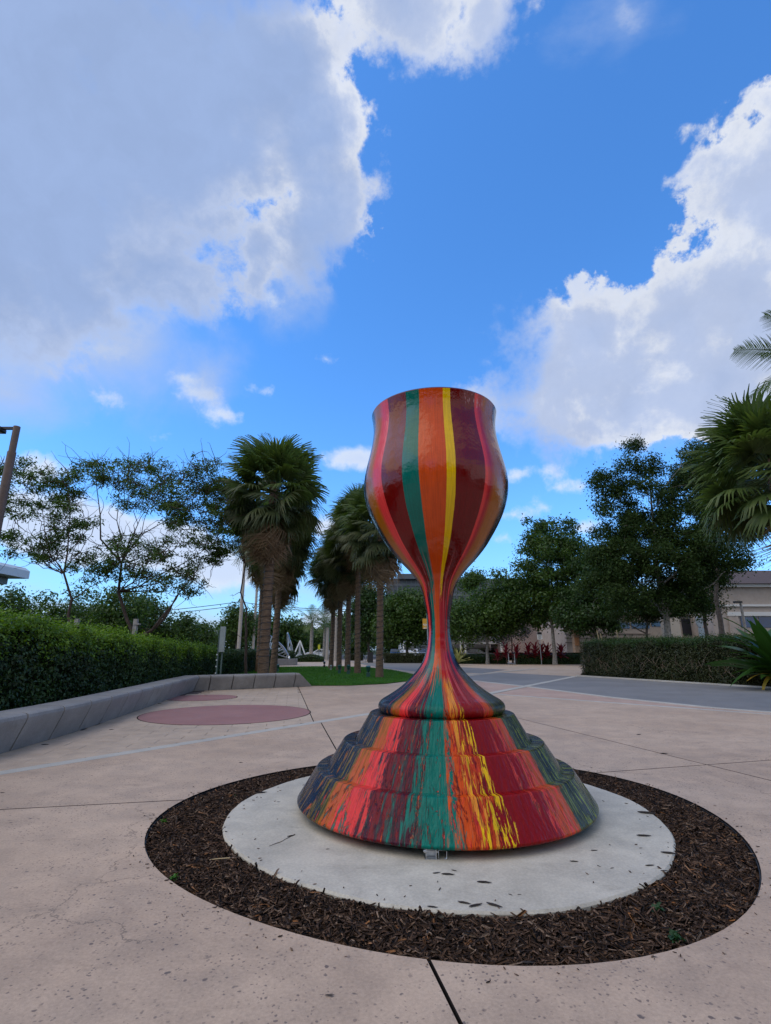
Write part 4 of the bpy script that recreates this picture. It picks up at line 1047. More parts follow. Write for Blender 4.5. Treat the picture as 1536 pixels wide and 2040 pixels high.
# ------------------------------------------------------------------ PALMS
def fan_frond(seed, leaf, dead=False, nseg=34):
    """one costapalmate leaf: stalk along +X, ribbed fan with drooping tips"""
    rg = random.Random(seed); V = []; Fq = []; 
    st = 0.95 if not dead else 0.75
    pts = [Vector((st * u, 0, -0.10 * u * u)) for u in (0, .33, .66, 1)]
    b = MB(); b.tube(pts, [0.022, 0.016, 0.012, 0.010], 4, cap=False); V += b.v; Fq += list(b.f); p0 = pts[-1]
    R = 1.0; span = math.radians(118 if not dead else 75)
    for i in range(nseg):
        a = -span + 2 * span * i / (nseg - 1); L = R * (1.0 - 0.22 * abs(a / span) ** 2) * rg.uniform(0.88, 1.08)
        fold = 0.20 * math.cos(a * 0.9) if not dead else 0.15
        d = Vector((math.cos(a), math.sin(a), 0)); base = len(V); K = 4
        wig = rg.gauss(0, 0.05); drp = (0.30 if not dead else 0.9) * rg.uniform(0.7, 1.4)
        for k in range(K + 1):
            u = k / K
            z = -0.16 * abs(math.sin(a)) * u - drp * max(0, u - 0.45) ** 2 * 2.2 + fold * 0.25 * math.sin(u * PI)
            c = p0 + d * (L * u * (1 - 0.16 * max(0, u - 0.5))) + Vector((0, wig * u * u, z))
            w = (0.038 * min(1, 0.12 + u * 2.1) if u < 0.5 else 0.038 * (1 - (u - 0.5) * 1.9)) * R * (1 if not dead else 0.7)
            s = Vector((-math.sin(a), math.cos(a), 0)) * max(w, 0.002)
            V += [tuple(c - s + Vector((0, 0, 0.012))), tuple(c + s + Vector((0, 0, -0.012)))]
        for k in range(K):
            q = base + 2 * k; Fq.append((q, q + 1, q + 3, q + 2))
    return np_mesh('frond', np.array([tuple(v) for v in V]), np.array(Fq), leaf)
FG = [fan_frond(s, LF_PALM) for s in (1, 2, 3)]; FO = [fan_frond(s, LF_PALM2) for s in (4, 5)]; FD = [fan_frond(s, LF_DEAD, True) for s in (6, 7, 8)]
def palm_trunk_mat():
    def fn(t, b, P, out):
        x, y, z = t.sep(P)
        k = t.noise(t.comb(x, y, t.m('MULTIPLY', z, 5.0)), 5, 5, 0.6)
        c = t.ramp(k, [(0.25, (0.075, 0.048, 0.033)), (0.55, (0.17, 0.115, 0.078)), (0.8, (0.27, 0.195, 0.135))])
        t.l.new(c, b.inputs['Base Color'])
        bp = t.node('ShaderNodeBump', Strength=0.9, Distance=0.03, Height=k); t.l.new(bp.outputs[0], b.inputs['Normal'])
    return mat('palm_trunk', None, 0.9, fn, spec=0.2)
PTR = palm_trunk_mat()
def sabal(label, x, Y, ytop, r=0.17, cw=2.1, seed=1, green=60, dead=32, group='cabbage palms on the lawn', base=None, string=True, low=1.0, old=0.68):
    rg = random.Random(seed); base = base or gp(x, Y); topz = at(x, ytop, Y).z
    hub = topz - cw * 0.80; root = empty('cabbage_palm', base, rg.uniform(0, 6), label=label, cat='palm tree', group=group)
    b = MB(); n = 14; lx, ly = rg.gauss(0, 0.05), rg.gauss(0, 0.05)
    pts = [Vector((lx * math.sin(3 * i / n), ly * math.sin(2 * i / n), -0.05 + (hub + 0.1) * i / n)) for i in range(n + 1)]
    b.tube(pts, [r * (1.22 if i == 0 else 1.08 if i == 1 else 1.0 - 0.12 * i / n + rg.uniform(-.02, .02)) for i in range(n + 1)], 14)
    b.build('trunk', PTR, root, True, 60)
    if string:
        b = MB(); pts = []; turns = int((hub) / 0.28); N = turns * 10
        for i in range(N):
            a = 2 * PI * i / 10; z = 0.15 + (hub - 0.5) * i / N; q = z / hub
            pts.append(Vector(((r * (1.03 - 0.1 * q) + 0.008) * math.cos(a) + lx * math.sin(3 * q), (r * (1.03 - 0.1 * q) + 0.008) * math.sin(a) + ly * math.sin(2 * q), z + 0.03 * math.sin(a))))
        b.tube(pts, 0.014, 4, cap=False); b.build('light_string', BLACK, root)
    sc = cw / 2.0
    def put(me, el, az, s, zo, nm='frond'):
        M = Matrix.Rotation(az, 4, 'Z') @ Matrix.Rotation(-el, 4, 'Y') @ Matrix.Rotation(rg.gauss(0, 0.5), 4, 'X')
        o = link(nm, me, root); o.matrix_local = Matrix.Translation((math.cos(az) * r * .6, math.sin(az) * r * .6, zo)) @ M @ Matrix.Scale(s * sc, 4)
    for i in range(green):
        u = (i + 0.5) / green; el = math.radians(82 - 128 * u ** 1.05) + rg.gauss(0, 0.10); az = i * 2.39996 + rg.gauss(0, 0.2)
        put(rg.choice(FG if u < old else FO), el, az, rg.uniform(0.86, 1.06), hub - 0.25 * u * cw)
    for i in range(dead):
        u = (i + 0.5) / dead; el = math.radians(-52 - 30 * u) + rg.gauss(0, 0.09); az = i * 2.39996 + rg.gauss(0, 0.3)
        o = put(rg.choice(FD if u > 0.15 else FO), el, az, rg.uniform(0.72, 1.0) * low, hub - (0.32 + 0.36 * u) * cw, 'dead_frond')
    return root
sabal('big cabbage palm with stout trunk and shaggy brown skirt behind the seat wall', 527, 21.8, 878, 0.215, 2.62, 51, 74, 40)
sabal('cabbage palm half hidden directly behind the big one, slimmer trunk', 546, 29.5, 985, 0.175, 2.6, 52)
sabal('cabbage palm behind the big one on its left side', 517, 33, 1000, 0.16, 2.7, 53)
sabal('farthest left cabbage palm with low hanging brown fronds', 549, 36, 1050, 0.16, 2.5, 54, low=1.2)
sabal('nearest cabbage palm of the right-hand row, partly behind the goblet bowl', 756, 26.6, 965, 0.175, 2.55, 55)
sabal('second cabbage palm of the right-hand row with a yellow seed cluster', 713, 31.2, 978, 0.175, 2.4, 56)
sabal('third cabbage palm of the right-hand row', 693, 33, 1035, 0.17, 2.4, 57)
sabal('fourth cabbage palm of the right-hand row', 676, 35.5, 1060, 0.17, 2.3, 58)
sabal('farthest cabbage palm of the right-hand row, thinnest trunk', 660, 39, 1090, 0.17, 2.3, 59)
sabal('large dark cabbage palm at the right edge of the picture', 1612, 12.5, 800, 0.18, 2.15, 60, 74, 5, group=None, string=False, old=0.95)
# a feather palm whose fronds reach into the frame top right
def pinnate(seed, L=2.6, n=46, leaf=LF_PALM, droop=0.9):
    rg = random.Random(seed); V = []; Fq = []
    mid = [Vector((L * u * (1 - 0.12 * u * u), 0, 0.35 * L * u * 0.6 - droop * L * 0.35 * u * u)) for u in [i / 16 for i in range(17)]]
    b = MB(); b.tube(mid, [0.022 * (1 - 0.85 * i / 16) for i in range(17)], 4, cap=False); V += [tuple(v) for v in b.v]; Fq += list(b.f)
    for i in range(n):
        u = 0.12 + 0.87 * i / n; k = u * 16; j = min(15, int(k)); p = mid[j].lerp(mid[j + 1], k - j); T = (mid[j + 1] - mid[j]).normalized()
        LL = (0.62 * math.sin(PI * (0.16 + 0.80 * u)) + 0.06) * rg.uniform(0.9, 1.1) * L / 2.6
        for s in (-1, 1):
            d = (Vector((0, s, 0)) + T * 0.75 + Vector((0, 0, rg.uniform(-0.1, 0.35)))).normalized(); w = T.cross(d).cross(d).normalized() * 0.018
            base = len(V)
            for q in range(4):
                v = q / 3; c = p + d * LL * v + Vector((0, 0, -0.42 * LL * v * v)); ww = w * (1 - 0.9 * v) * (1.0 if v else 0.6)
                V += [tuple(c - ww), tuple(c + ww)]
            for q in range(3): Fq.append((base + 2 * q, base + 2 * q + 1, base + 2 * q + 3, base + 2 * q + 2))
    return np_mesh('frond', np.array(V), np.array(Fq), leaf)
PF = [pinnate(s) for s in (1, 2, 3)]
def feather_palm(label, base, hub, sc, seed, n=16, r=0.16, group=None, white=True):
    rg = random.Random(seed); root = empty('feather_palm', base, label=label, cat='palm tree', group=group)
    b = MB(); b.tube([(0, 0, -0.05), (0, 0, hub * 0.3), (0, 0, hub * 0.8), (0, 0, hub)], [r * 1.3, r * 1.05, r, r * 0.6], 12); b.build('trunk', BARK_PALE if white else BARK, root, True, 60)
    for i in range(n):
        u = (i + .5) / n; el = math.radians(72 - 95 * u); az = i * 2.39996
        M = Matrix.Translation((0, 0, hub)) @ Matrix.Rotation(az, 4, 'Z') @ Matrix.Rotation(-el, 4, 'Y') @ Matrix.Rotation(rg.gauss(0, .3), 4, 'X') @ Matrix.Scale(sc * rg.uniform(.9, 1.1), 4)
        link('frond', rg.choice(PF), root).matrix_local = M
    return root
v = at(1650, 700, 14.5); feather_palm('feather palm reaching one frond into the frame above the right-hand cabbage palm', Vector((v.x, v.y, 0)), v.z - 0.2, 1.05, 71, 18)
for x, Y, yt, nm in ((620, 70, 1240, 'small feather palm with pale trunk left of the thin far palms'), (646, 78, 1245, 'slim feather palm just right of the pale-trunked one')):
    v = at(x, yt, Y); feather_palm(nm, gp(x, Y), v.z, 1.15, int(x), 16, 0.22, 'feather palms by the far street')

# ------------------------------------------------------------------ OAKS on the right and in the middle
tree('big dense dark oak with pale trunk rising behind the right-hand hedge', gp(1340, 31), ell_px(31, [(1300, 1120, 120, 100), (1280, 1010, 80, 70), (1385, 1050, 80, 100), (1230, 1170, 70, 60), (1270, 920, 42, 35), (1220, 940, 38, 28), (1400, 940, 55, 60), (1375, 1180, 60, 45), (1200, 960, 30, 22), (1268, 870, 14, 26), (1420, 1100, 50, 50), (1250, 1080, 70, 80)]),
     LF_DARK, BARK_PALE, 330, 155, 0.66, 0.13, 0.26, 81, 0.75, 10, 60, lean=-0.4, shell=0.25)
tree('second dark oak whose top shows beside the right-hand palm', gp(1440, 36), ell_px(36, [(1410, 960, 60, 70), (1470, 960, 60, 70), (1450, 1060, 55, 70), (1400, 900, 35, 25)]), LF_DARK, BARK, 120, 170, 0.85, 0.15, 0.22, 82, 0.75, 6, 10)
tree('green oak with open upright crown standing behind the low hedges', gp(1103, 50), ell_px(50, [(1090, 1130, 75, 55), (1075, 1070, 45, 45), (1110, 1060, 40, 35), (1140, 1110, 50, 40), (1050, 1160, 60, 50), (1130, 1190, 70, 50), (1100, 1210, 80, 40)]), LF_OAK, BARK_PALE, 170, 150, 0.95, 0.20, 0.22, 83, 0.75, 8, 20)
tree('broad green oak just right of the goblet stem', gp(970, 52), ell_px(52, [(975, 1222, 55, 42), (930, 1240, 40, 36), (1010, 1215, 42, 45)]), LF_OAK, BARK_PALE, 110, 150, 1.0, 0.20, 0.2, 84, 0.8, 6)
tree('yellow-green tree between the open oak and the big dark oak', gp(1190, 46), ell_px(46, [(1180, 1190, 60, 55), (1175, 1230, 65, 35), (1190, 1140, 45, 40)]), LF_MID, BARK_PALE, 100, 150, 0.85, 0.18, 0.18, 85, 0.8, 6)
tree('dense green oak left of the goblet stem behind the nearest palm', gp(812, 58), ell_px(58, [(800, 1228, 48, 48), (838, 1222, 45, 45), (775, 1245, 30, 40), (830, 1250, 40, 30)]), LF_OAK, BARK, 130, 150, 1.1, 0.22, 0.2, 86, 0.8, 6)
tree('green tree seen between the right-hand palm trunks', gp(735, 62), ell_px(62, [(735, 1215, 40, 50), (720, 1250, 30, 35)]), LF_MID, BARK, 80, 140, 1.1, 0.22, 0.2, 87, 0.8, 5)
tree('far oak hidden behind the goblet stem', gp(890, 70), ell_px(70, [(880, 1238, 55, 32), (925, 1225, 30, 25), (940, 1160, 22, 24)]), LF_OAK, BARK, 90, 140, 1.3, 0.26, 0.2, 88, 0.8, 5)
fb = [(690, 1262, 30, 30, 90), (570, 1268, 30, 30, 95), (520, 1262, 25, 35, 90), (605, 1275, 25, 20, 110), (655, 1272, 25, 22, 105), (640, 1285, 25, 14, 120), (722, 1268, 34, 26, 88), (785, 1272, 34, 26, 94)]
FN = ['dark far tree behind the thin palm trunks', 'dark far tree above the wing sculpture', 'dark far tree behind the big palm trunk', 'low far tree behind the white pyramid frame', 'low far tree between the feather palms', 'lowest far tree beyond the white car', 'far tree filling the gap behind the street cabinet', 'far tree behind the white van']
for i, (x, y, rx, ry, Y) in enumerate(fb):
    tree(FN[i], gp(x, Y), ell_px(Y, [(x, y, rx, ry)]), LF_OAK, BARK, 34, 100, 1.8, 0.38, 0.25, 90 + i, 0.8, 4, group='far trees across the street', shell=0.2)
# shrubby understorey right of the stem
tree('bare grey-leaved small tree behind the red plants', gp(1020, 56), ell_px(56, [(1025, 1258, 35, 22), (1000, 1270, 25, 15)]), leafmat('grey_leaf', (0.05, 0.05, 0.045), (0.09, 0.09, 0.085), (0.15, 0.15, 0.145), .1), TWIG, 60, 60, 0.6, 0.14, 0.1, 101, 0.7, 6, 160, name='small_tree')
tree('low dark tree under the big oak in front of the building', gp(1292, 40), ell_px(40, [(1270, 1215, 60, 22), (1310, 1205, 50, 22)]), LF_DARK, BARK, 60, 120, 0.7, 0.14, 0.16, 102, 0.6, 5, 20)
tree('dark tree at the right edge in front of the beige building', gp(1412, 38), ell_px(38, [(1395, 1200, 32, 32), (1400, 1150, 45, 35)]), LF_DARK, BARK, 60, 140, 0.8, 0.14, 0.2, 103, 0.7, 5, 10)

# trees behind the photographer, seen only in the paint's reflections
b0 = tree('dense oak behind the photographer, mirrored in the goblet', Vector((-9, -17, 0)), [(Vector((-9, -17, 6.0)), 4.2, 4.2, 3.2)], LF_OAK, BARK, 70, 110, 1.2, 0.3, 0.25, 111, 0.8, 5, group='oaks behind the photographer')
for (x, y, nm) in ((-1, -20, 'second'), (7, -17, 'third'), (15, -14, 'fourth'), (-17, -12, 'fifth')):
    c = copy_tree(b0); c.location = (x, y, 0); c.rotation_euler.z = x; c['label'] = nm + ' oak behind the photographer, mirrored in the goblet'

# ------------------------------------------------------------------ broad-leaved plants
def strap_leaf(L, w, arch, m, seed, fold=0.25):
    rg = random.Random(seed); V = []; K = 8
    for k in range(K + 1):
        u = k / K; ww = w * (math.sin(PI * min(1, (0.10 + u * 0.9)) ** 0.8) * 0.95 + 0.03)
        if u == 1: ww = 0.004
        c = Vector((L * u * (1 - 0.18 * u * arch), 0, -arch * L * 0.55 * u * u))
        wv = 0.02 * math.sin(u * 9 + seed)
        V += [tuple(c + Vector((0, -ww, ww * fold + wv))), tuple(c), tuple(c + Vector((0, ww, ww * fold - wv)))]
    Fq = []
    for k in range(K):
        a = 3 * k; Fq += [(a, a + 1, a + 4, a + 3), (a + 1, a + 2, a + 5, a + 4)]
    return np_mesh('leaf', np.array(V), np.array(Fq), m, smooth=True)
def rosette(name, label, cat, loc, me_list, n, sc, seed, e0=85, e1=5, stem=0.3, group=None, extra=()):
    rg = random.Random(seed); root = empty(name, loc, label=label, cat=cat, group=group)
    b = MB(); b.tube([(0, 0, -0.03), (0, 0, stem)], [0.035 * sc, 0.03 * sc], 8); b.build('stem', TWIG, root)
    for i in range(n):
        u = (i + .5) / n; el = math.radians(e0 + (e1 - e0) * u + rg.gauss(0, 6)); az = i * 2.39996 + rg.gauss(0, .2)
        o = link('leaf', rg.choice(me_list), root)
        o.matrix_local = Matrix.Translation((0, 0, stem * (1 - 0.6 * u))) @ Matrix.Rotation(az, 4, 'Z') @ Matrix.Rotation(-el, 4, 'Y') @ Matrix.Rotation(rg.gauss(0, .3), 4, 'X') @ Matrix.Scale(sc * rg.uniform(.75, 1.1), 4)
    for (me, az, el, s) in extra:
        o = link('leaf', me, root); o.matrix_local = Matrix.Translation((0, 0, stem * 0.5)) @ Matrix.Rotation(az, 4, 'Z') @ Matrix.Rotation(-el, 4, 'Y') @ Matrix.Scale(s, 4)
    return root
BL = [strap_leaf(1.5, 0.16, a, LF_BROAD, s) for a, s in ((0.5, 1), (0.8, 2), (0.35, 3), (1.1, 4))]
YL = [strap_leaf(1.2, 0.15, 0.9, LF_YELLOW, 5), strap_leaf(0.9, 0.12, 1.2, LF_YELLOW, 6)]
v = gnd(1550, 1374)
rosette('broadleaf_plant', 'large strap-leaved plant with yellowing lower leaves by the drive, front right', 'plant', (v.x, v.y, 0), BL, 50, 1.35, 121, 84, 8, 0.9, extra=[(YL[0], PI + 0.9, -0.55, 1.0), (YL[0], PI + 2.0, -0.8, 1.1), (YL[1], PI + 0.1, -0.1, 1.0), (YL[1], PI - 0.3, 0.5, 1.0)])
rosette('broadleaf_plant', 'second strap-leaved plant farther back behind the yellowing one', 'plant', (v.x + 1.6, v.y + 1.5, 0), BL, 34, 1.2, 122, 84, 5, 0.9)
RL = [strap_leaf(0.85, 0.09, a, LF_RED, s) for a, s in ((0.5, 1), (0.9, 2), (0.3, 3))]
red_x = [(990, 1303), (1008, 1302), (1028, 1301), (1052, 1302), (1066, 1302), (1078, 1301), (1090, 1302), (1117, 1301)]
RLAB = ['small red cordyline at the left end of the row', 'red cordyline, second from the left end of the row', 'tall red cordyline in the left half of the row', 'red cordyline left of the white notice', 'red cordyline beneath the white notice', 'red cordyline right of the white notice', 'low red cordyline touching the oak trunk', 'bright red cordyline right of the oak trunk']
for i, (x, y) in enumerate(red_x):
    Y = 50.5
    rosette('cordyline', RLAB[i], 'plant', gp(x, Y), RL, 30, 1.2 if i else 0.8, 130 + i, 86, 20, 1.25 if i else 0.9, group='red cordylines behind the hedge')
AG = [strap_leaf(1.0, 0.06, 0.2, leafmat('agave_leaf', (0.22, 0.22, 0.06), (0.34, 0.33, 0.11), (0.5, 0.46, 0.2), .15), s) for s in (1, 2)]
rosette('agave', 'spiky pale yellow agave beside the goblet stem', 'plant', gp(912, 47), AG, 30, 1.3, 140, 80, 15, 0.5)

# ------------------------------------------------------------------ street furniture
def pole(name, label, x, Y, ytop, r, m, cat='pole', r2=None, group=None):
    base = gp(x, Y); z = at(x, ytop, Y).z; root = empty(name, base, label=label, cat=cat, group=group)
    b = MB(); b.tube([(0, 0, -0.05), (0, 0, z)], [r, r2 or r * 0.8], 12); b.build('shaft', m, root, True, 60)
    b = MB(); b.lathe([(r * 1.9, 0.0), (r * 1.9, 0.06), (r * 1.2, 0.10)], 12); b.build('base_plate', m, root, True, 40)
    return root, z
# brown street lamp, top left
Yl = 13.0; pt = at(34, 850, Yl); root = empty('street_lamp', (pt.x, Yl, 0), label='brown street lamp with flat dark head leaning into view at the left edge', cat='street lamp')
b = MB(); b.tube([(0, 0, 0), (0, 0, pt.z - 0.75)], [0.125, 0.105], 14); b.build('pole', BROWN_POLE, root, True, 60)
b = MB(); b.tube([(0, 0, pt.z - 0.76), (0, 0, pt.z)], [0.085, 0.085], 14); b.build('tenon', BROWN_POLE, root, True, 60)
b = MB(); b.box((-0.22, 0, pt.z - 0.05), (0.46, 0.07, 0.07)); b.build('arm', BLACK, root)
b = MB(); b.prism([(-1.05, -0.16), (-0.42, -0.2), (-0.36, -0.1), (-0.36, 0.1), (-0.42, 0.2), (-1.05, 0.16)], pt.z - 0.13, pt.z - 0.03, chamfer=0.02); b.build('lamp_head', BLACK, root)
b = MB(); b.box((-0.72, 0, pt.z - 0.137), (0.5, 0.26, 0.012)); b.build('lens', mat('lamp_lens', (0.5, 0.5, 0.48), 0.2), root)
pole('utility_pole', 'thicker pale utility pole left of the big palm', 475, 60, 1060, 0.21, CONC_POLE, group=None)
pole('utility_pole', 'thinner pale utility pole close to the big palm trunk', 504, 75, 1100, 0.20, CONC_POLE)
pole('utility_pole', 'stout concrete pole between the far palm trunks', 668, 66, 1229, 0.33, CONC_POLE, r2=0.30)
pole('utility_pole', 'shorter concrete pole beside the slim feather palm', 652, 70, 1250, 0.24, CONC_POLE)
r_, z_ = pole('street_lamp', 'thin far street lamp above the white pyramid frame', 597, 95, 1231, 0.13, METAL_GREY, 'street lamp')
b = MB(); b.box((0.35, 0, z_ - 0.05), (0.9, 0.25, 0.12)); b.build('lamp_head', METAL_GREY, r_)
# overhead lines
def wire(x0, y0, x1, y1, Y, sag, label):
    a, c = at(x0, y0, Y), at(x1, y1, Y); b = MB()
    b.tube([a.lerp(c, i / 12) - Vector((0, 0, 4 * sag * (i / 12) * (1 - i / 12))) for i in range(13)], 0.045, 4)
    tag(b.build('power_line', BLACK), label, 'power line', 'overhead power lines')
wire(-60, 1232, 476, 1199, 60, 0.6, 'upper overhead line reaching the thicker pale pole from the left')
wire(-60, 1238, 476, 1206, 60, 0.6, 'lower overhead line reaching the thicker pale pole from the left')
wire(476, 1199, 760, 1212, 60, 0.4, 'overhead line running right from the thicker pale pole')
wire(504, 1206, 760, 1216, 75, 0.4, 'lower overhead line running right past the palms')
# grey sign seen from behind, at the seat wall
root = empty('back_of_sign', gp(440, 21.2), 0.25, label='grey-green sign seen edge-on on two thin posts behind the seat wall', cat='sign')
SG = mat('sign_grey', (0.33, 0.37, 0.36), 0.5, noise=0.1); SGP = mat('sign_post_green', (0.11, 0.16, 0.15), 0.5)
b = MB(); b.box((0.03, 0, 1.75), (0.20, 0.42, 0.98)); b.build('panel', SG, root)
for q in (-0.10, 0.06):
    b = MB(); b.box((q, 0.0, 1.0), (0.06, 0.06, 2.2)); b.build('post', SGP, root)
b = MB(); 
for zz in (0.45, 0.7, 0.95, 1.15): b.box((-0.13, -0.03, zz), (0.05, 0.04, 0.05))
b.build('clamp', WHITE, root)
# low concrete planter wall by the wing sculpture
a0, a1 = gnd(505, 1327), gnd(588, 1325)
b = MB(); b.prism([(a0.x, a0.y), (a1.x, a1.y), (a1.x, a1.y + 1.2), (a0.x, a0.y + 1.2)], -0.02, 0.55, chamfer=0.02); tag(b.build('planter_wall', BENCHM), 'low grey concrete wall beneath the metal wings, beyond the lawn', 'low wall')
# wing sculpture: two openwork metal wings
def wing(label, x, Y, w, h, flip, seed):
    rg = random.Random(seed); root = empty('wing_sculpture', gp(x, Y), 0.0, label=label, cat='sculpture', group='openwork metal wings')
    out = [Vector((0, 0, 0.6)), Vector((-0.30 * w, 0, 0.9 + .35 * h)), Vector((-w, 0, 0.6 + h)), Vector((-0.95 * w, 0, 0.6 + 0.62 * h)), Vector((-0.62 * w, 0, 0.6 + 0.22 * h)), Vector((0, 0, 0.6))]
    out = [Vector((p.x * flip, p.y, p.z)) for p in out]
    b = MB(); sm = smooth_path(out, 6); b.tube(sm, 0.06, 6); b.build('outline', GALV, root, True, 60)
    b = MB()
    for k in range(9):
        u = 0.12 + 0.8 * k / 9; t0 = sm[int(u * 0.40 * len(sm))]; t1 = sm[-1 - int(u * 0.42 * len(sm))]
        mid = t0.lerp(t1, 0.5) + Vector((rg.gauss(0, .1), 0, rg.gauss(0, .12))); b.tube(bez(t0, mid, t1, 4), 0.035, 5)
    for k in range(6):
        p = sm[rg.randrange(4, 12)]; q = Vector((0, 0, 0.7)); b.tube(bez(q, q.lerp(p, .5) + Vector((rg.gauss(0, .2), 0, rg.gauss(0, .2))), p, 5), 0.03, 5)
    b.build('veins', GALV, root, True, 60)
    b = MB(); b.tube([(0, 0, 0), (0, 0, 0.8)], 0.09, 8); b.build('mast', GALV, root, True)
wing('long silver openwork wing sweeping left beside the big palm', 577, 48, 2.1, 2.1, 1, 1)
wing('upright narrow silver openwork wing just left of the white pyramid', 583, 50, 0.55, 2.3, 1, 2)
# white pyramid frame
root = empty('pyramid_frame', gp(597, 62), 0.2, label='white open pyramid frame sculpture on the far hedge mound', cat='sculpture')
for k, (x, y) in enumerate(((-0.95, -0.3), (0.95, -0.3), (0.1, 0.9))):
    b = MB(); b.tube([(x, y, 0), (0, 0, 2.35)], 0.10, 4); b.build('leg', WHITE, root)
for p, q in (((-0.55, -.17, .95), (0.0, -0.1, 0.45)), ((0.55, -.17, .95), (0.0, -0.1, .45))):
    b = MB(); b.tube([(p[0] * 1.5, p[1], 0.15), (0.0, 0.2, 0.95)], 0.07, 4); b.build('brace', WHITE, root)
b = MB(); b.box((0, 0.0, 1.25), (0.30, 0.2, 2.2), taper=0.4); b.build('column', mat('pyramid_column', (0.45, 0.46, 0.48), 0.5), root)
hedge('low_hedge', [(gp(584, 60).x, 60), (gp(641, 60).x, 60)], 2.2, lambda s: 0.42 + 0.35 * math.sin(PI * min(1, max(0, s / 3.4))), LF_HEDGE, 5000, 0.1, 'low rounded hedge mound in front of the white pyramid', seed=27, rough=0.05)
# ground uplights on the lawn
GR = mat('uplight_green', (0.025, 0.085, 0.070), 0.4, noise=0.2, nscale=20)
def uplight(x, yb, h, m, label, rz=0.0):
    g0 = gnd(x, yb); root = empty('garden_uplight', (g0.x, g0.y, 0), rz, label=label, cat='garden light', group='garden uplights on the lawn')
    b = MB(); b.box((0, 0, h * 0.22), (h * 0.32, h * 0.30, h * 0.44)); b.build('box', m, root)
    b = MB(); b.tube([(0, 0, h * 0.42), (0, 0, h * 0.6)], h * 0.05, 8); b.build('knuckle', BLACK, root)
    b = MB(); b.tube([(0, 0.02, h * 0.52), (0, 0, h * 0.72), (0, -0.03, h * 0.98)], [h * 0.12, h * 0.19, h * 0.21], 12); b.build('lamp_head', m, root, True, 40)
uplight(733.5, 1350, 0.56, GR, 'largest green garden uplight left of the nearest right-hand palm')
uplight(694, 1344, 0.52, GR, 'green uplight at the foot of the third palm of the row')
uplight(676, 1343, 0.50, GR, 'green uplight at the foot of the fourth palm of the row')
uplight(659, 1336, 0.34, SG, 'small pale uplight at the foot of the farthest palm of the row')
uplight(646, 1330, 0.45, BLACK, 'small black uplight alone at the far edge of the lawn')
uplight(553, 1339.5, 0.46, GR, 'green uplight behind the seat wall beside the big palm')
# banner on its pole, left of the stem
root, z_ = pole('banner_pole', 'pole with a yellow sunburst banner beside the goblet stem', 853, 52, 1150, 0.09, METAL_GREY)
YB = mat('banner_yellow', (0.62, 0.33, 0.03), 0.7, noise=0.1); 
zt, zb = at(848, 1232, 52).z, at(848, 1253, 52).z
b = MB(); b.box((-0.27, 0, (zt + zb) / 2), (0.46, 0.02, zt - zb)); b.build('banner', YB, root)
b = MB()
for k in range(7):
    a = math.radians(15 + k * 24); c0_ = Vector((-0.27, -0.014, zb + 0.12))
    for rr in ((0.16, 0.40),):
        d = Vector((math.cos(a), 0, math.sin(a))); s = Vector((-math.sin(a), 0, math.cos(a))) * 0.018
        q = [c0_ + d * rr[0] - s, c0_ + d * rr[1] - s * 2, c0_ + d * rr[1] + s * 2, c0_ + d * rr[0] + s]
        if all(abs(p.x + 0.27) < 0.23 for p in q): b.poly([tuple(p) for p in q])
b.poly([(-0.42, -0.014, zb + 0.05), (-0.12, -0.014, zb + 0.05), (-0.12, -0.014, zb + 0.12), (-0.42, -0.014, zb + 0.12)])
b.build('sunburst', WHITE, root)
for zz in (zt, zb):
    b = MB(); b.box((-0.26, 0, zz), (0.52, 0.03, 0.03)); b.build('bracket', BLACK, root)
# yellow diamond-ish sign & white far notices
def sign(label, x, Y, yt, yb, w, m, top=None, ry=0, name='road_sign', post=0.035):
    root = empty(name, gp(x, Y), ry, label=label, cat='sign'); zt, zb = at(x, yt, Y).z, at(x, yb, Y).z
    b = MB(); b.tube([(0, 0.03, 0), (0, 0.03, zt - 0.03)], post, 8); b.build('post', METAL_GREY, root)
    b = MB(); b.box((0, 0, (zt + zb) / 2), (w, 0.02, zt - zb)); b.build('panel', m, root)
    return root, zt, zb
sign('narrow yellow-green road sign by the far street', 635.5, 72, 1284, 1294, 0.32, mat('sign_yellow', (0.62, 0.62, 0.03), 0.5))
root, zt, zb = sign('small white notice with black heading among the red plants', 1077, 49, 1259, 1274, 0.46, WHITE)
b = MB(); b.box((0, -0.014, zt - 0.12), (0.42, 0.008, 0.22)); b.build('heading', BLACK, root)
b = MB()
for k in range(4): b.box((0, -0.014, zt - 0.33 - k * 0.09), (0.30 - 0.05 * (k % 2), 0.006, 0.025))
b.build('lines_of_text', BLACK, root)
sign('street-name sign in green on the pole by the far palms', 662, 66, 1274, 1278, 0.9, mat('sign_green', (0.02, 0.16, 0.07), 0.5), name='street_sign')
# oval sign near the building
root = empty('oval_sign', gp(1402, 42), 0.1, label='pale blue oval sign on a boxy pedestal before the building', cat='sign')
SB = mat('oval_sign_face', (0.42, 0.50, 0.55), 0.4, noise=0.15, nscale=12)
zc = at(1400, 1239, 42).z; b = MB(); rr_ = []
b.v = []; n = 28
for yy in (-0.05, 0.05):
    for k in range(n):
        a = 2 * PI * k / n; b.v.append((0.30 * math.cos(a), yy, zc + 0.44 * math.sin(a)))
b.face(range(n)); b.face(range(2 * n - 1, n - 1, -1))
for k in range(n): b.face((k, n + k, n + (k + 1) % n, (k + 1) % n))
b.build('oval_panel', SB, root)
b = MB(); b.box((0.08, 0.0, (zc - 0.44) / 2), (0.46, 0.16, zc - 0.46)); b.build('pedestal', SB, root)
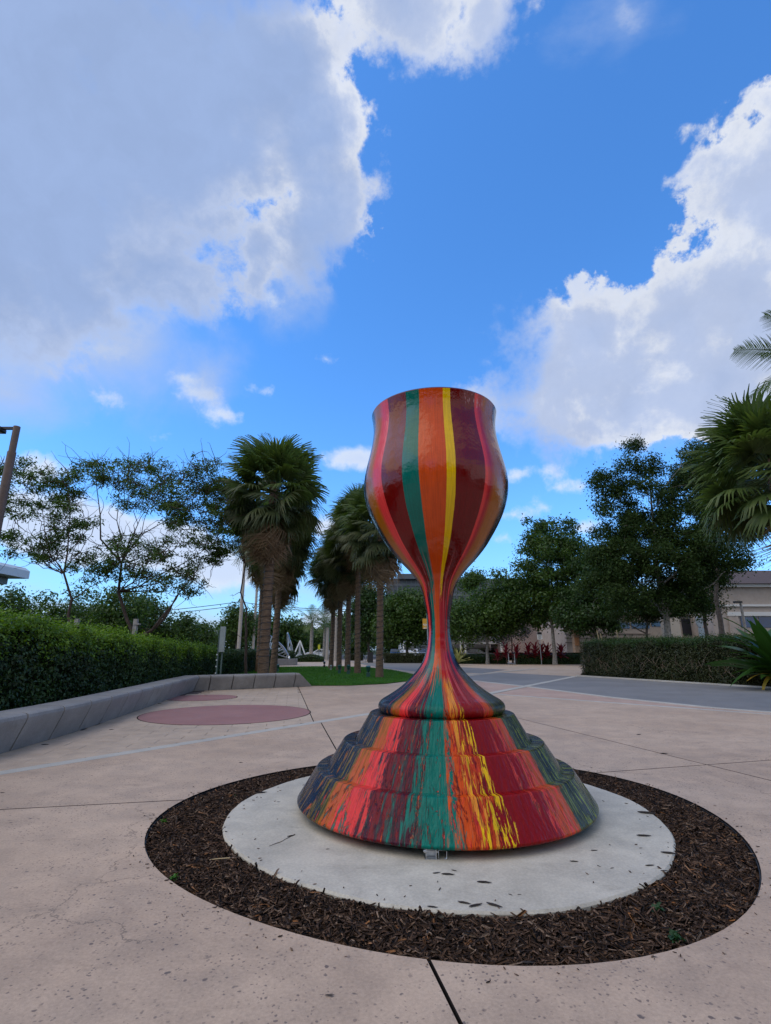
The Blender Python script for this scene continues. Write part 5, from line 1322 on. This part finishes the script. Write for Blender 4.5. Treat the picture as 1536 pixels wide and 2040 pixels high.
# lamp before the building
root = empty('street_lamp', gp(1492, 40), label='pale post lamp with dark square head in front of the beige building', cat='street lamp'); z_ = at(1484, 1200, 40).z
b = MB(); b.tube([(0, 0, 0), (0, 0, z_)], [0.11, 0.09], 10); b.build('pole', CONC_POLE, root, True, 60)
b = MB(); b.box((-0.22, 0, z_ + 0.02), (0.55, 0.28, 0.13)); b.build('lamp_head', BLACK, root)
# short path bollards between the low hedges
for x, nm in ((1014, 'left of two slim dark path bollards between the low hedges'), (1026, 'right of two slim dark path bollards between the low hedges')):
    g0 = gnd(x, 1324); root = empty('bollard', (g0.x, g0.y, 0), label=nm, cat='bollard', group='path bollards')
    b = MB(); b.tube([(0, 0, 0), (0, 0, 1.0)], 0.045, 8); b.build('post', METAL_GREY, root)
    b = MB(); b.lathe([(0.001, 1.08), (0.16, 1.05), (0.16, 1.0), (0.03, 0.99)], 12); b.build('cap', BLACK, root)
# leaning tree stakes
STK = mat('stake_wood', (0.42, 0.33, 0.18), 0.8)
for x0, y0, x1, y1, nm in ((1205, 1279, 1189, 1256, 'leftmost of three leaning yellow tree stakes'), (1210, 1280, 1196, 1262, 'middle leaning yellow tree stake'), (1239, 1277, 1228, 1255, 'rightmost of three leaning yellow tree stakes')):
    a, c = at(x0, y0 + 22, 36), at(x1, y1, 36); a.z = 0.0
    b = MB(); b.tube([a, c], 0.035, 6); tag(b.build('tree_stake', STK), nm, 'stake', 'tree stakes')
# white-wrapped stubs by the twiggy trees
for x, nm in ((145, 'pale wooden support stub at the leftmost twiggy trunk'), (264, 'pale wooden support stub at the wide sparse tree')):
    p = gp(x, 18.4); zz = at(x, 1233, 18.4).z; b = MB(); b.box((p.x, p.y, zz / 2), (0.13, 0.13, zz)); b.box((p.x + 0.05, p.y, zz - 0.18), (0.2, 0.17, 0.05))
    tag(b.build('support_post', mat('weathered_wood', (0.30, 0.28, 0.26), 0.9, noise=0.2)), nm, 'post', 'tree supports')
# dark street cabinet cluster behind the nearest palm
g0 = gnd(738, 1320); root = empty('street_cabinet', (g0.x, g0.y, 0), label='dark metal litter bin and cabinet near the palm trunk', cat='cabinet')
b = MB(); b.box((0, 0, 0.5), (0.55, 0.4, 1.0)); b.build('body', BLACK, root)
b = MB(); b.box((0, 0, 1.04), (0.62, 0.46, 0.07)); b.build('lid', BLACK, root)
b = MB(); b.tube([(-0.55, 0, 0), (-0.55, 0, 0.75), (-0.3, 0, 0.75)], 0.03, 6); b.build('rail', METAL_GREY, root)

# ------------------------------------------------------------------ vehicles
GLASS = mat('dark_glass', (0.02, 0.025, 0.03), 0.08, spec=0.8)
TYRE = mat('tyre', (0.015, 0.015, 0.016), 0.85)
CARW = mat('white_car_paint', (0.72, 0.73, 0.74), 0.25, coat=0.5)
def vehicle(name, label, cat, loc, rz, prof, width, paint, wheels, wr, glass, lights=True):
    """prof: side outline (x, z), front at +x"""
    root = empty(name, loc, rz, label=label, cat=cat); n = len(prof); b = MB()
    ins = [(0.10 if z > 1.0 else 0.0) for x, z in prof]
    for s in (-1, 1):
        for (x, z), k in zip(prof, ins): b.v.append((x, s * (width / 2 - k), z))
    b.face(range(n - 1, -1, -1)); b.face(range(n, 2 * n))
    for k in range(n): b.face((k, (k + 1) % n, n + (k + 1) % n, n + k))
    o = b.build('body', paint, root); m = o.modifiers.new('b', 'BEVEL'); m.width = 0.06; m.segments = 3; m.limit_method = 'ANGLE'; m.angle_limit = math.radians(25)
    for g in glass:
        b = MB(); b.poly(g); b.build('window', GLASS, root)
    for x in wheels:
        for s in (-1, 1):
            b = MB(); b.tube([(x, s * (width / 2 - 0.18), wr), (x, s * (width / 2 + 0.012), wr)], wr, 18); w = b.build('wheel', TYRE, root, True, 40)
            b = MB(); b.tube([(x, s * (width / 2 + 0.01), wr), (x, s * (width / 2 + 0.02), wr)], wr * 0.6, 12); b.build('rim', METAL_GREY, w)
    xf = max(p[0] for p in prof)
    for s in (-1, 1):
        b = MB(); b.box((xf - 0.03, s * (width / 2 - 0.22), 0.80), (0.12, 0.30, 0.16)); b.build('headlight', METAL_GREY, root)
    b = MB(); b.box((xf + 0.005, 0, 0.62), (0.03, width * 0.55, 0.22)); b.build('grille', BLACK, root)
    return root
van_p = [(-2.9, 0.35), (2.75, 0.35), (2.85, 0.75), (2.7, 1.1), (1.95, 1.3), (1.25, 2.35), (0.9, 2.55), (-2.85, 2.6), (-2.9, 2.0)]
W_ = 2.0
vg = [[(1.98, -0.8, 1.33), (1.98, 0.8, 1.33), (1.31, 0.78, 2.28), (1.31, -0.78, 2.28)]]
vg[0] = [(x + 0.03, y, z) for x, y, z in vg[0]]
for s in (-1, 1): vg.append([(1.7, s * 0.93, 1.35), (0.6, s * 0.93, 1.35), (0.6, s * 0.91, 2.15), (1.25, s * 0.91, 2.15)])
van = vehicle('parked_van', 'white high-roofed van parked facing us left of the goblet stem', 'van', gp(812, 78), -PI / 2 + 0.12, van_p, W_, CARW, (-1.9, 1.9), 0.36, vg)
car_p = [(-2.2, 0.3), (2.2, 0.3), (2.25, 0.65), (2.05, 0.9), (0.95, 0.98), (0.25, 1.42), (-1.0, 1.45), (-1.75, 1.02), (-2.2, 0.95)]
def cg():
    g = [[(0.97, -.72, 1.0), (0.97, .72, 1.0), (0.29, .68, 1.40), (0.29, -.68, 1.40)], [(-1.78, -.7, 1.03), (-1.78, .7, 1.03), (-1.04, .66, 1.42), (-1.04, -.66, 1.42)]]
    g[0] = [(x + .05, y, z + .03) for x, y, z in g[0]]; g[1] = [(x - .05, y, z + .03) for x, y, z in g[1]]
    for s in (-1, 1): g += [[(0.75, s * .91, 1.0), (-0.3, s * .91, 1.0), (-0.3, s * .82, 1.36), (0.2, s * .82, 1.36)], [(-0.38, s * .91, 1.0), (-1.45, s * .91, 1.0), (-0.98, s * .82, 1.36), (-0.38, s * .82, 1.36)]]
    return g
vehicle('parked_car', 'white car crossing the far street left of the palm trunks', 'car', gp(640, 82), PI - 0.15, car_p, 1.8, CARW, (-1.35, 1.4), 0.33, cg())
vehicle('parked_car', 'dark blue car parked left of the white van', 'car', gp(789, 80), -PI / 2, car_p, 1.8, mat('blue_car_paint', (0.03, 0.045, 0.09), 0.25, coat=.5), (-1.35, 1.4), 0.33, cg())
vehicle('parked_car', 'white car parked right of the van, next to the stem', 'car', gp(840, 74), -PI / 2 + .2, car_p, 1.8, CARW, (-1.35, 1.4), 0.33, cg())
vehicle('parked_car', 'silver car glimpsed beyond the agave right of the stem', 'car', gp(948, 72), 0.1, car_p, 1.8, mat('silver_car_paint', (0.35, 0.36, 0.38), 0.3, metal=.5), (-1.35, 1.4), 0.33, cg())

# ------------------------------------------------------------------ buildings
STUCCO = mat('beige_stucco', (0.40, 0.335, 0.285), 0.9, noise=0.10, nscale=2, bump=0.3, bscale=30)
TRIM = mat('white_trim', (0.62, 0.61, 0.58), 0.7)
ROOF = mat('brown_roof', (0.085, 0.058, 0.050), 0.9, noise=0.25, nscale=6, bump=0.6, bscale=10)
BGL = mat('blue_glass', (0.012, 0.045, 0.13), 0.12, spec=0.8, noise=0.3, nscale=0.6)
YB_ = 52.0
def bx_px(mb, x0, x1, yt, yb, Y, d=0.3, m=0):
    a, c = at(x0, yt, Y), at(x1, yb, Y); a2 = at(x0, 1294, Y).x; c2 = at(x1, 1294, Y).x
    mb.box(((a2 + c2) / 2, Y + d / 2, (a.z + c.z) / 2), (abs(c2 - a2), d, abs(a.z - c.z)), m=m)
root = empty('beige_building', (0, 0, 0), label='low beige stucco building with brown hip roof behind the right-hand trees', cat='building')
def part(name, L, m, Y, d=0.3):
    for (x0, x1, yt, yb) in L:
        b = MB(); bx_px(b, x0, x1, yt, yb, Y, d); b.build(name, m, root)
part('wall', [(1430, 1860, 1170, 1300)], STUCCO, YB_, 14)
part('fascia', [(1425, 1870, 1163, 1169)], TRIM, YB_ - 0.5, 1.2)
part('trim', [(1430, 1865, 1204, 1208), (1462, 1865, 1219, 1227)], TRIM, YB_ - 0.22, 0.3)
part('window', [(1486, 1520, 1228, 1250), (1523, 1560, 1228, 1250), (1563, 1600, 1228, 1250), (1603, 1650, 1228, 1250)], BGL, YB_ - 0.06, 0.08)
part('corner_pier', [(1462, 1482, 1228, 1300)], STUCCO, YB_ - 0.2, 0.3)
z0_ = at(1500, 1163, YB_ - 0.5).z; xa, xb = at(1425, 1294, YB_ - 0.5).x - .3, at(1870, 1294, YB_).x
b = MB(); ya, yb2 = YB_ - 0.9, YB_ + 15
b.v = [(xa, ya, z0_), (xb, ya, z0_), (xb, yb2, z0_), (xa, yb2, z0_), (xa + 6, ya + 7.5, z0_ + 2.4), (xb - 6, ya + 7.5, z0_ + 2.4)]
for f in ((0, 1, 5, 4), (1, 2, 5), (2, 3, 4, 5), (3, 0, 4), (3, 2, 1, 0)): b.face(f)
b.build('roof', ROOF, root)
root = empty('beige_wing_building', (0, 0, 0), label='long low beige wing with blue windows and dark recess seen under the oaks', cat='building')
part('wall', [(1130, 1429, 1225, 1300)], STUCCO, YB_ + 4, 10)
part('ledge', [(1128, 1300, 1262, 1264), (1128, 1300, 1270, 1272), (1128, 1300, 1279, 1281)], mat('dark_ledge', (0.20, 0.165, 0.14), 0.9), YB_ + 3.9, 0.12)
part('window', [(1232, 1260, 1240, 1252), (1264, 1300, 1240, 1252), (1305, 1330, 1238, 1248)], BGL, YB_ + 3.93, 0.08)
part('recess', [(1366, 1428, 1233, 1266)], mat('recess_shade_paint', (0.015, 0.015, 0.02), 0.6), YB_ + 3.92, 0.09)  # flat near-black panel on the wall, the recess's shade painted in
part('pier', [(1341, 1362, 1228, 1300)], mat('cream_pier', (0.52, 0.46, 0.38), 0.8), YB_ - 4, 1.6)
part('roof_edge', [(1125, 1432, 1219, 1225)], TRIM, YB_ + 3.6, 10.5)
root = empty('far_wall_building', (0, 0, 0), label='beige and pinkish far building pieces glimpsed right of the goblet stem', cat='building')
part('wall', [(1000, 1128, 1215, 1300)], mat('pink_stucco', (0.36, 0.28, 0.25), 0.9, noise=.1), 68, 8)
part('canopy', [(900, 1000, 1279, 1283)], TRIM, 70, 5)
part('back_wall', [(900, 1000, 1262, 1300)], mat('shade_wall', (0.20, 0.19, 0.18), 0.9, noise=.2, nscale=.5), 76, 4)
part('column', [(917, 920, 1240, 1300), (926, 929, 1235, 1300), (998, 1001, 1279, 1300)], TRIM, 66, 0.3)
root = empty('brick_pier', (0, 0, 0), label='tan and orange square pier beside the right end of the red plants', cat='pier')
part('shaft', [(1146, 1157, 1255, 1300)], mat('tan_pier', (0.36, 0.25, 0.17), 0.9, noise=.2), 47, 0.6)
part('orange_face', [(1147, 1155, 1270, 1286)], mat('orange_face', (0.42, 0.20, 0.09), 0.9, noise=.2), 46.9, 0.09)
# dark glass office block far behind
DG = mat('dark_facade', (0.075, 0.082, 0.095), 0.35, noise=0.12, nscale=0.2, spec=0.6)
root = empty('office_block', (0, 0, 0), label='dark flat-roofed glass office block far behind the goblet stem', cat='building')
part('wall', [(770, 1060, 1153, 1300)], DG, 120, 30)
part('roof_box', [(794, 838, 1143, 1153)], DG, 118, 24)
b = MB()
for x in range(774, 1060, 9):
    q = at(x, 1155, 119.8); b.box((q.x, 119.85, q.z / 2), (0.18, 0.3, q.z))
b.build('mullions', mat('mullion', (0.13, 0.14, 0.15), 0.4), root)['kind'] = 'stuff'
b = MB()
for y in (1165, 1185, 1205, 1225, 1245, 1265, 1285):
    q = at(915, y, 119.9); b.box((q.x, 119.9, q.z), ((at(1060, 1294, 120).x - at(770, 1294, 120).x), 0.16, 0.5))
b.build('floor_bands', mat('mullion'), root)
# white canopy at the far left
root = empty('white_canopy', (0, 0, 0), label='white rounded flat canopy of a building at the left edge above the hedge', cat='building')
Yc = 34.0; pA = at(62, 1128, Yc)
b = MB(); zt, zb = at(40, 1092, Yc).z, at(40, 1128, Yc).z; xr = at(62, 1128, Yc + 9).x
out_ = [(xr - 14, Yc), (xr - 0.5, Yc), (xr - 0.1, Yc + 0.2), (xr, Yc + 0.7), (xr, Yc + 9), (xr - 14, Yc + 9)]
b.prism(out_, zb + 0.35, zt, chamfer=0.25); b.build('roof_slab', mat('canopy_white', (0.62, 0.66, 0.68), 0.5, noise=.05), root)
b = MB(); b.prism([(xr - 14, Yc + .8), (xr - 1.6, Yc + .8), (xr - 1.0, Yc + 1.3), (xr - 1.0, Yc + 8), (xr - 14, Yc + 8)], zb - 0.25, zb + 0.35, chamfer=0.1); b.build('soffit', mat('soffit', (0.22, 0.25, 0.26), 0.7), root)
b = MB(); b.prism([(xr - 14, Yc + 3), (xr - 2.6, Yc + 3), (xr - 2.6, Yc + 7.5), (xr - 14, Yc + 7.5)], 0, zb - 0.25); b.build('wall', mat('canopy_wall', (0.35, 0.38, 0.38), 0.8), root)

# ------------------------------------------------------------------ litter and weeds
CH1 = mat('wet_bark', (0.022, 0.016, 0.014), 0.8)
chip_px = [(870, 1740, 14, 0.2), (893, 1743, 22, -.1), (872, 1757, 8, 1.4), (876, 1772, 12, 1.2), (905, 1735, 10, -.5), (965, 1759, 24, -.15), (925, 1800, 22, -.4), (948, 1805, 26, .4), (985, 1805, 28, -.6), (862, 1808, 18, -.2), (1017, 1783, 8, -.7), (1184, 1695, 12, 0), (1193, 1726, 8, -1), (1220, 1730, 8, .3), (1144, 1717, 14, -.2), (1283, 1666, 24, -.1), (1295, 1725, 16, .1), (1334, 1701, 26, -.3), (1277, 1690, 6, 0), (653, 1692, 7, .2), (580, 1666, 14, .5), (486, 1612, 5, 0), (555, 1598, 6, 0), (520, 1580, 20, .3), (1325, 1736, 14, -.2), (1290, 1621, 30, -.35), (1035, 1783, 7, .1), (1200, 1568, 14, .1)]
chm = []
for s in range(4):
    r0 = random.Random(s); b = MB(); K = 5; b.tube([(-0.5 + k / K, r0.uniform(-.05, .05), 0.10 + r0.uniform(0, .05)) for k in range(K + 1)], [0.05, 0.13, 0.15, 0.13, 0.10, 0.03], 5)
    chm.append(b.mesh('wood_chip', CH1))
for i, (x, y, L, a) in enumerate(chip_px):
    g0 = gnd(x, y, 0.02); ln = L * (g0.y / F_PX) * 1.05
    o = link('wood_chip', chm[i % 4], None, (g0.x, g0.y, 0.0215 ), (0, 0, a), (ln, ln * 0.55, ln * 0.4)); tag(o, 'small dark bark chip dropped on the pale slab', 'wood chip', 'bark chips lying on the slab')
# twig caught in a crack of the slab
b = MB(); cr = [gnd(536, 1686, .0205), gnd(548, 1681, .0205), (gnd(560, 1677, .0205)), gnd(572, 1670, .0205), gnd(588, 1662, .0205)]
for i in range(len(cr) - 1):
    d = (cr[i + 1] - cr[i]).normalized(); n = Vector((-d.y, d.x, 0)) * (0.003 + 0.002 * (i % 2)); up = Vector((0, 0, 0.0012))
    b.poly([cr[i] - n + up, cr[i + 1] - n + up, cr[i + 1] + n + up, cr[i] + n + up])
b.build('slab_crack', mat('crack_dark', (0.05, 0.045, 0.04), 1.0), slab)
ORDW = ['leftmost', 'second from the left', 'third from the left', 'fourth from the left', 'fifth from the left', 'sixth from the left', 'seventh from the left', 'eighth from the left', 'ninth from the left', 'tenth from the left', 'eleventh from the left', 'twelfth from the left', 'thirteenth from the left', 'fourteenth from the left']
ORDW += [w.replace('the left', 'the right') if ' from' in w else 'rightmost' for w in ORDW[::-1]]
def relabel(group, text):
    L = sorted([o for o in COL.objects if o.get('group') == group], key=lambda o: o.location.x / o.location.y)
    n = len(L)
    for i, o in enumerate(L):
        w = ORDW[i] if i < (n + 1) // 2 else ORDW[-(n - i)]
        o['label'] = text % w
relabel('bark chips lying on the slab', 'small dark bark chip on the pale slab, %s')
# few chips & leaves on the paving
pav = [(1053, 1920, 22, 0), (1304, 1908, 10, -.3), (657, 1985, 16, 0), (60, 1472, 14, .2), (90, 1484, 14, .1), (222, 1454, 8, .3), (1060, 1365, 6, 0), (1323, 1502, 14, -.1), (1273, 1464, 10, .2), (480, 1520, 8, 0), (365, 1675, 8, .2), (5, 1580, 8, .1), (318, 1402, 8, 0), (410, 1345 + 40, 6, 0)]
for i, (x, y, L, a) in enumerate(pav):
    g0 = gnd(x, y, 0.0); ln = L * (g0.y / F_PX)
    o = link('debris_bit', chm[(i + 1) % 4], None, (g0.x, g0.y, 0.003), (0, 0, a), (ln, ln * .6, ln * 0.4)); tag(o, 'small dark scrap of bark dropped on the paving', 'debris', 'bark scraps on the paving')
# weeds in the mulch
def weed(label, x, y, sc, n, m, seed, L=0.10, w=0.035):
    g0 = gnd(x, y, -0.03); lf = [strap_leaf(L, w, 0.6, m, s) for s in (1, 2)]
    sc *= 0.5
    rosette('weed', label, 'weed', (g0.x, g0.y, -0.03), lf, n, sc, seed, 75, 15, 0.05 * sc)
WG = leafmat('weed_leaf', (0.04, 0.12, 0.015), (0.06, 0.18, 0.02), (0.09, 0.24, 0.03), .3)
WD = leafmat('weed_dark_leaf', (0.02, 0.06, 0.02), (0.03, 0.08, 0.03), (0.045, 0.11, 0.04), .3)
weed('bright green weed in the mulch at the lower left', 347, 1757, 0.75, 7, WG, 1)
weed('dark green leafy weed in the mulch at the lower right', 1348, 1882, 1.0, 9, WD, 2)
weed('low sprawling dark weed in the mulch beside the slab, lower right', 1310, 1828, 1.1, 10, WD, 3)
weed('tiny grassy weed in the mulch at the upper left of the slab', 466, 1592, 0.8, 12, WG, 4, 0.07, 0.006)
weed('small grass tuft at the left edge of the mulch', 325, 1643, 0.8, 12, WG, 5, 0.09, 0.006)
# dry leaves lying on the mulch
DL = leafmat('dry_leaf', (0.16, 0.06, 0.025), (0.27, 0.13, 0.04), (0.42, 0.26, 0.06), .2, 0.6)
dlm = strap_leaf(0.034, 0.007, 0.5, DL, 3)
for i, (x, y) in enumerate(((686, 1845), (744, 1857), (712, 1832), (500, 1812), (505, 1815), (462, 1787), (393, 1637), (1065, 1833), (1102, 1848), (1260, 1790), (1306, 1786), (1360, 1668), (1460, 1668), (1452, 1780), (980, 1850), (445, 1765), (410, 1660), (640, 1838))):
    g0 = gnd(x, y, -0.025); o = link('dry_leaf', dlm, None, (g0.x, g0.y, -0.022), (rnd.uniform(-.4, .4), rnd.uniform(-.4, .1), rnd.uniform(0, 6))); tag(o, 'small dry yellow-brown leaf lying on the dark mulch', 'leaf', 'dry leaves on the mulch')
# dried straw across the mulch edge
a, c = gnd(402, 1716, -0.015), gnd(458, 1709, 0.028); b = MB(); b.tube([a, a.lerp(c, .5) + Vector((0, 0, .004)), c], 0.004, 5); tag(b.build('straw', mat('straw', (0.42, 0.32, 0.18), .8)), 'pale dry straw stalk bridging mulch and slab edge', 'straw')
g0 = gnd(444, 1593, -0.02); b = MB(); b.ball((g0.x, g0.y, -0.015), (0.018, 0.014, 0.012), 8); tag(b.build('pebble', WHITE), 'small white pebble in the mulch left of the slab', 'pebble')

relabel('bark scraps on the paving', 'small dark scrap of bark on the pink paving, %s')
relabel('dry leaves on the mulch', 'small dry brown leaf on the dark mulch, %s')
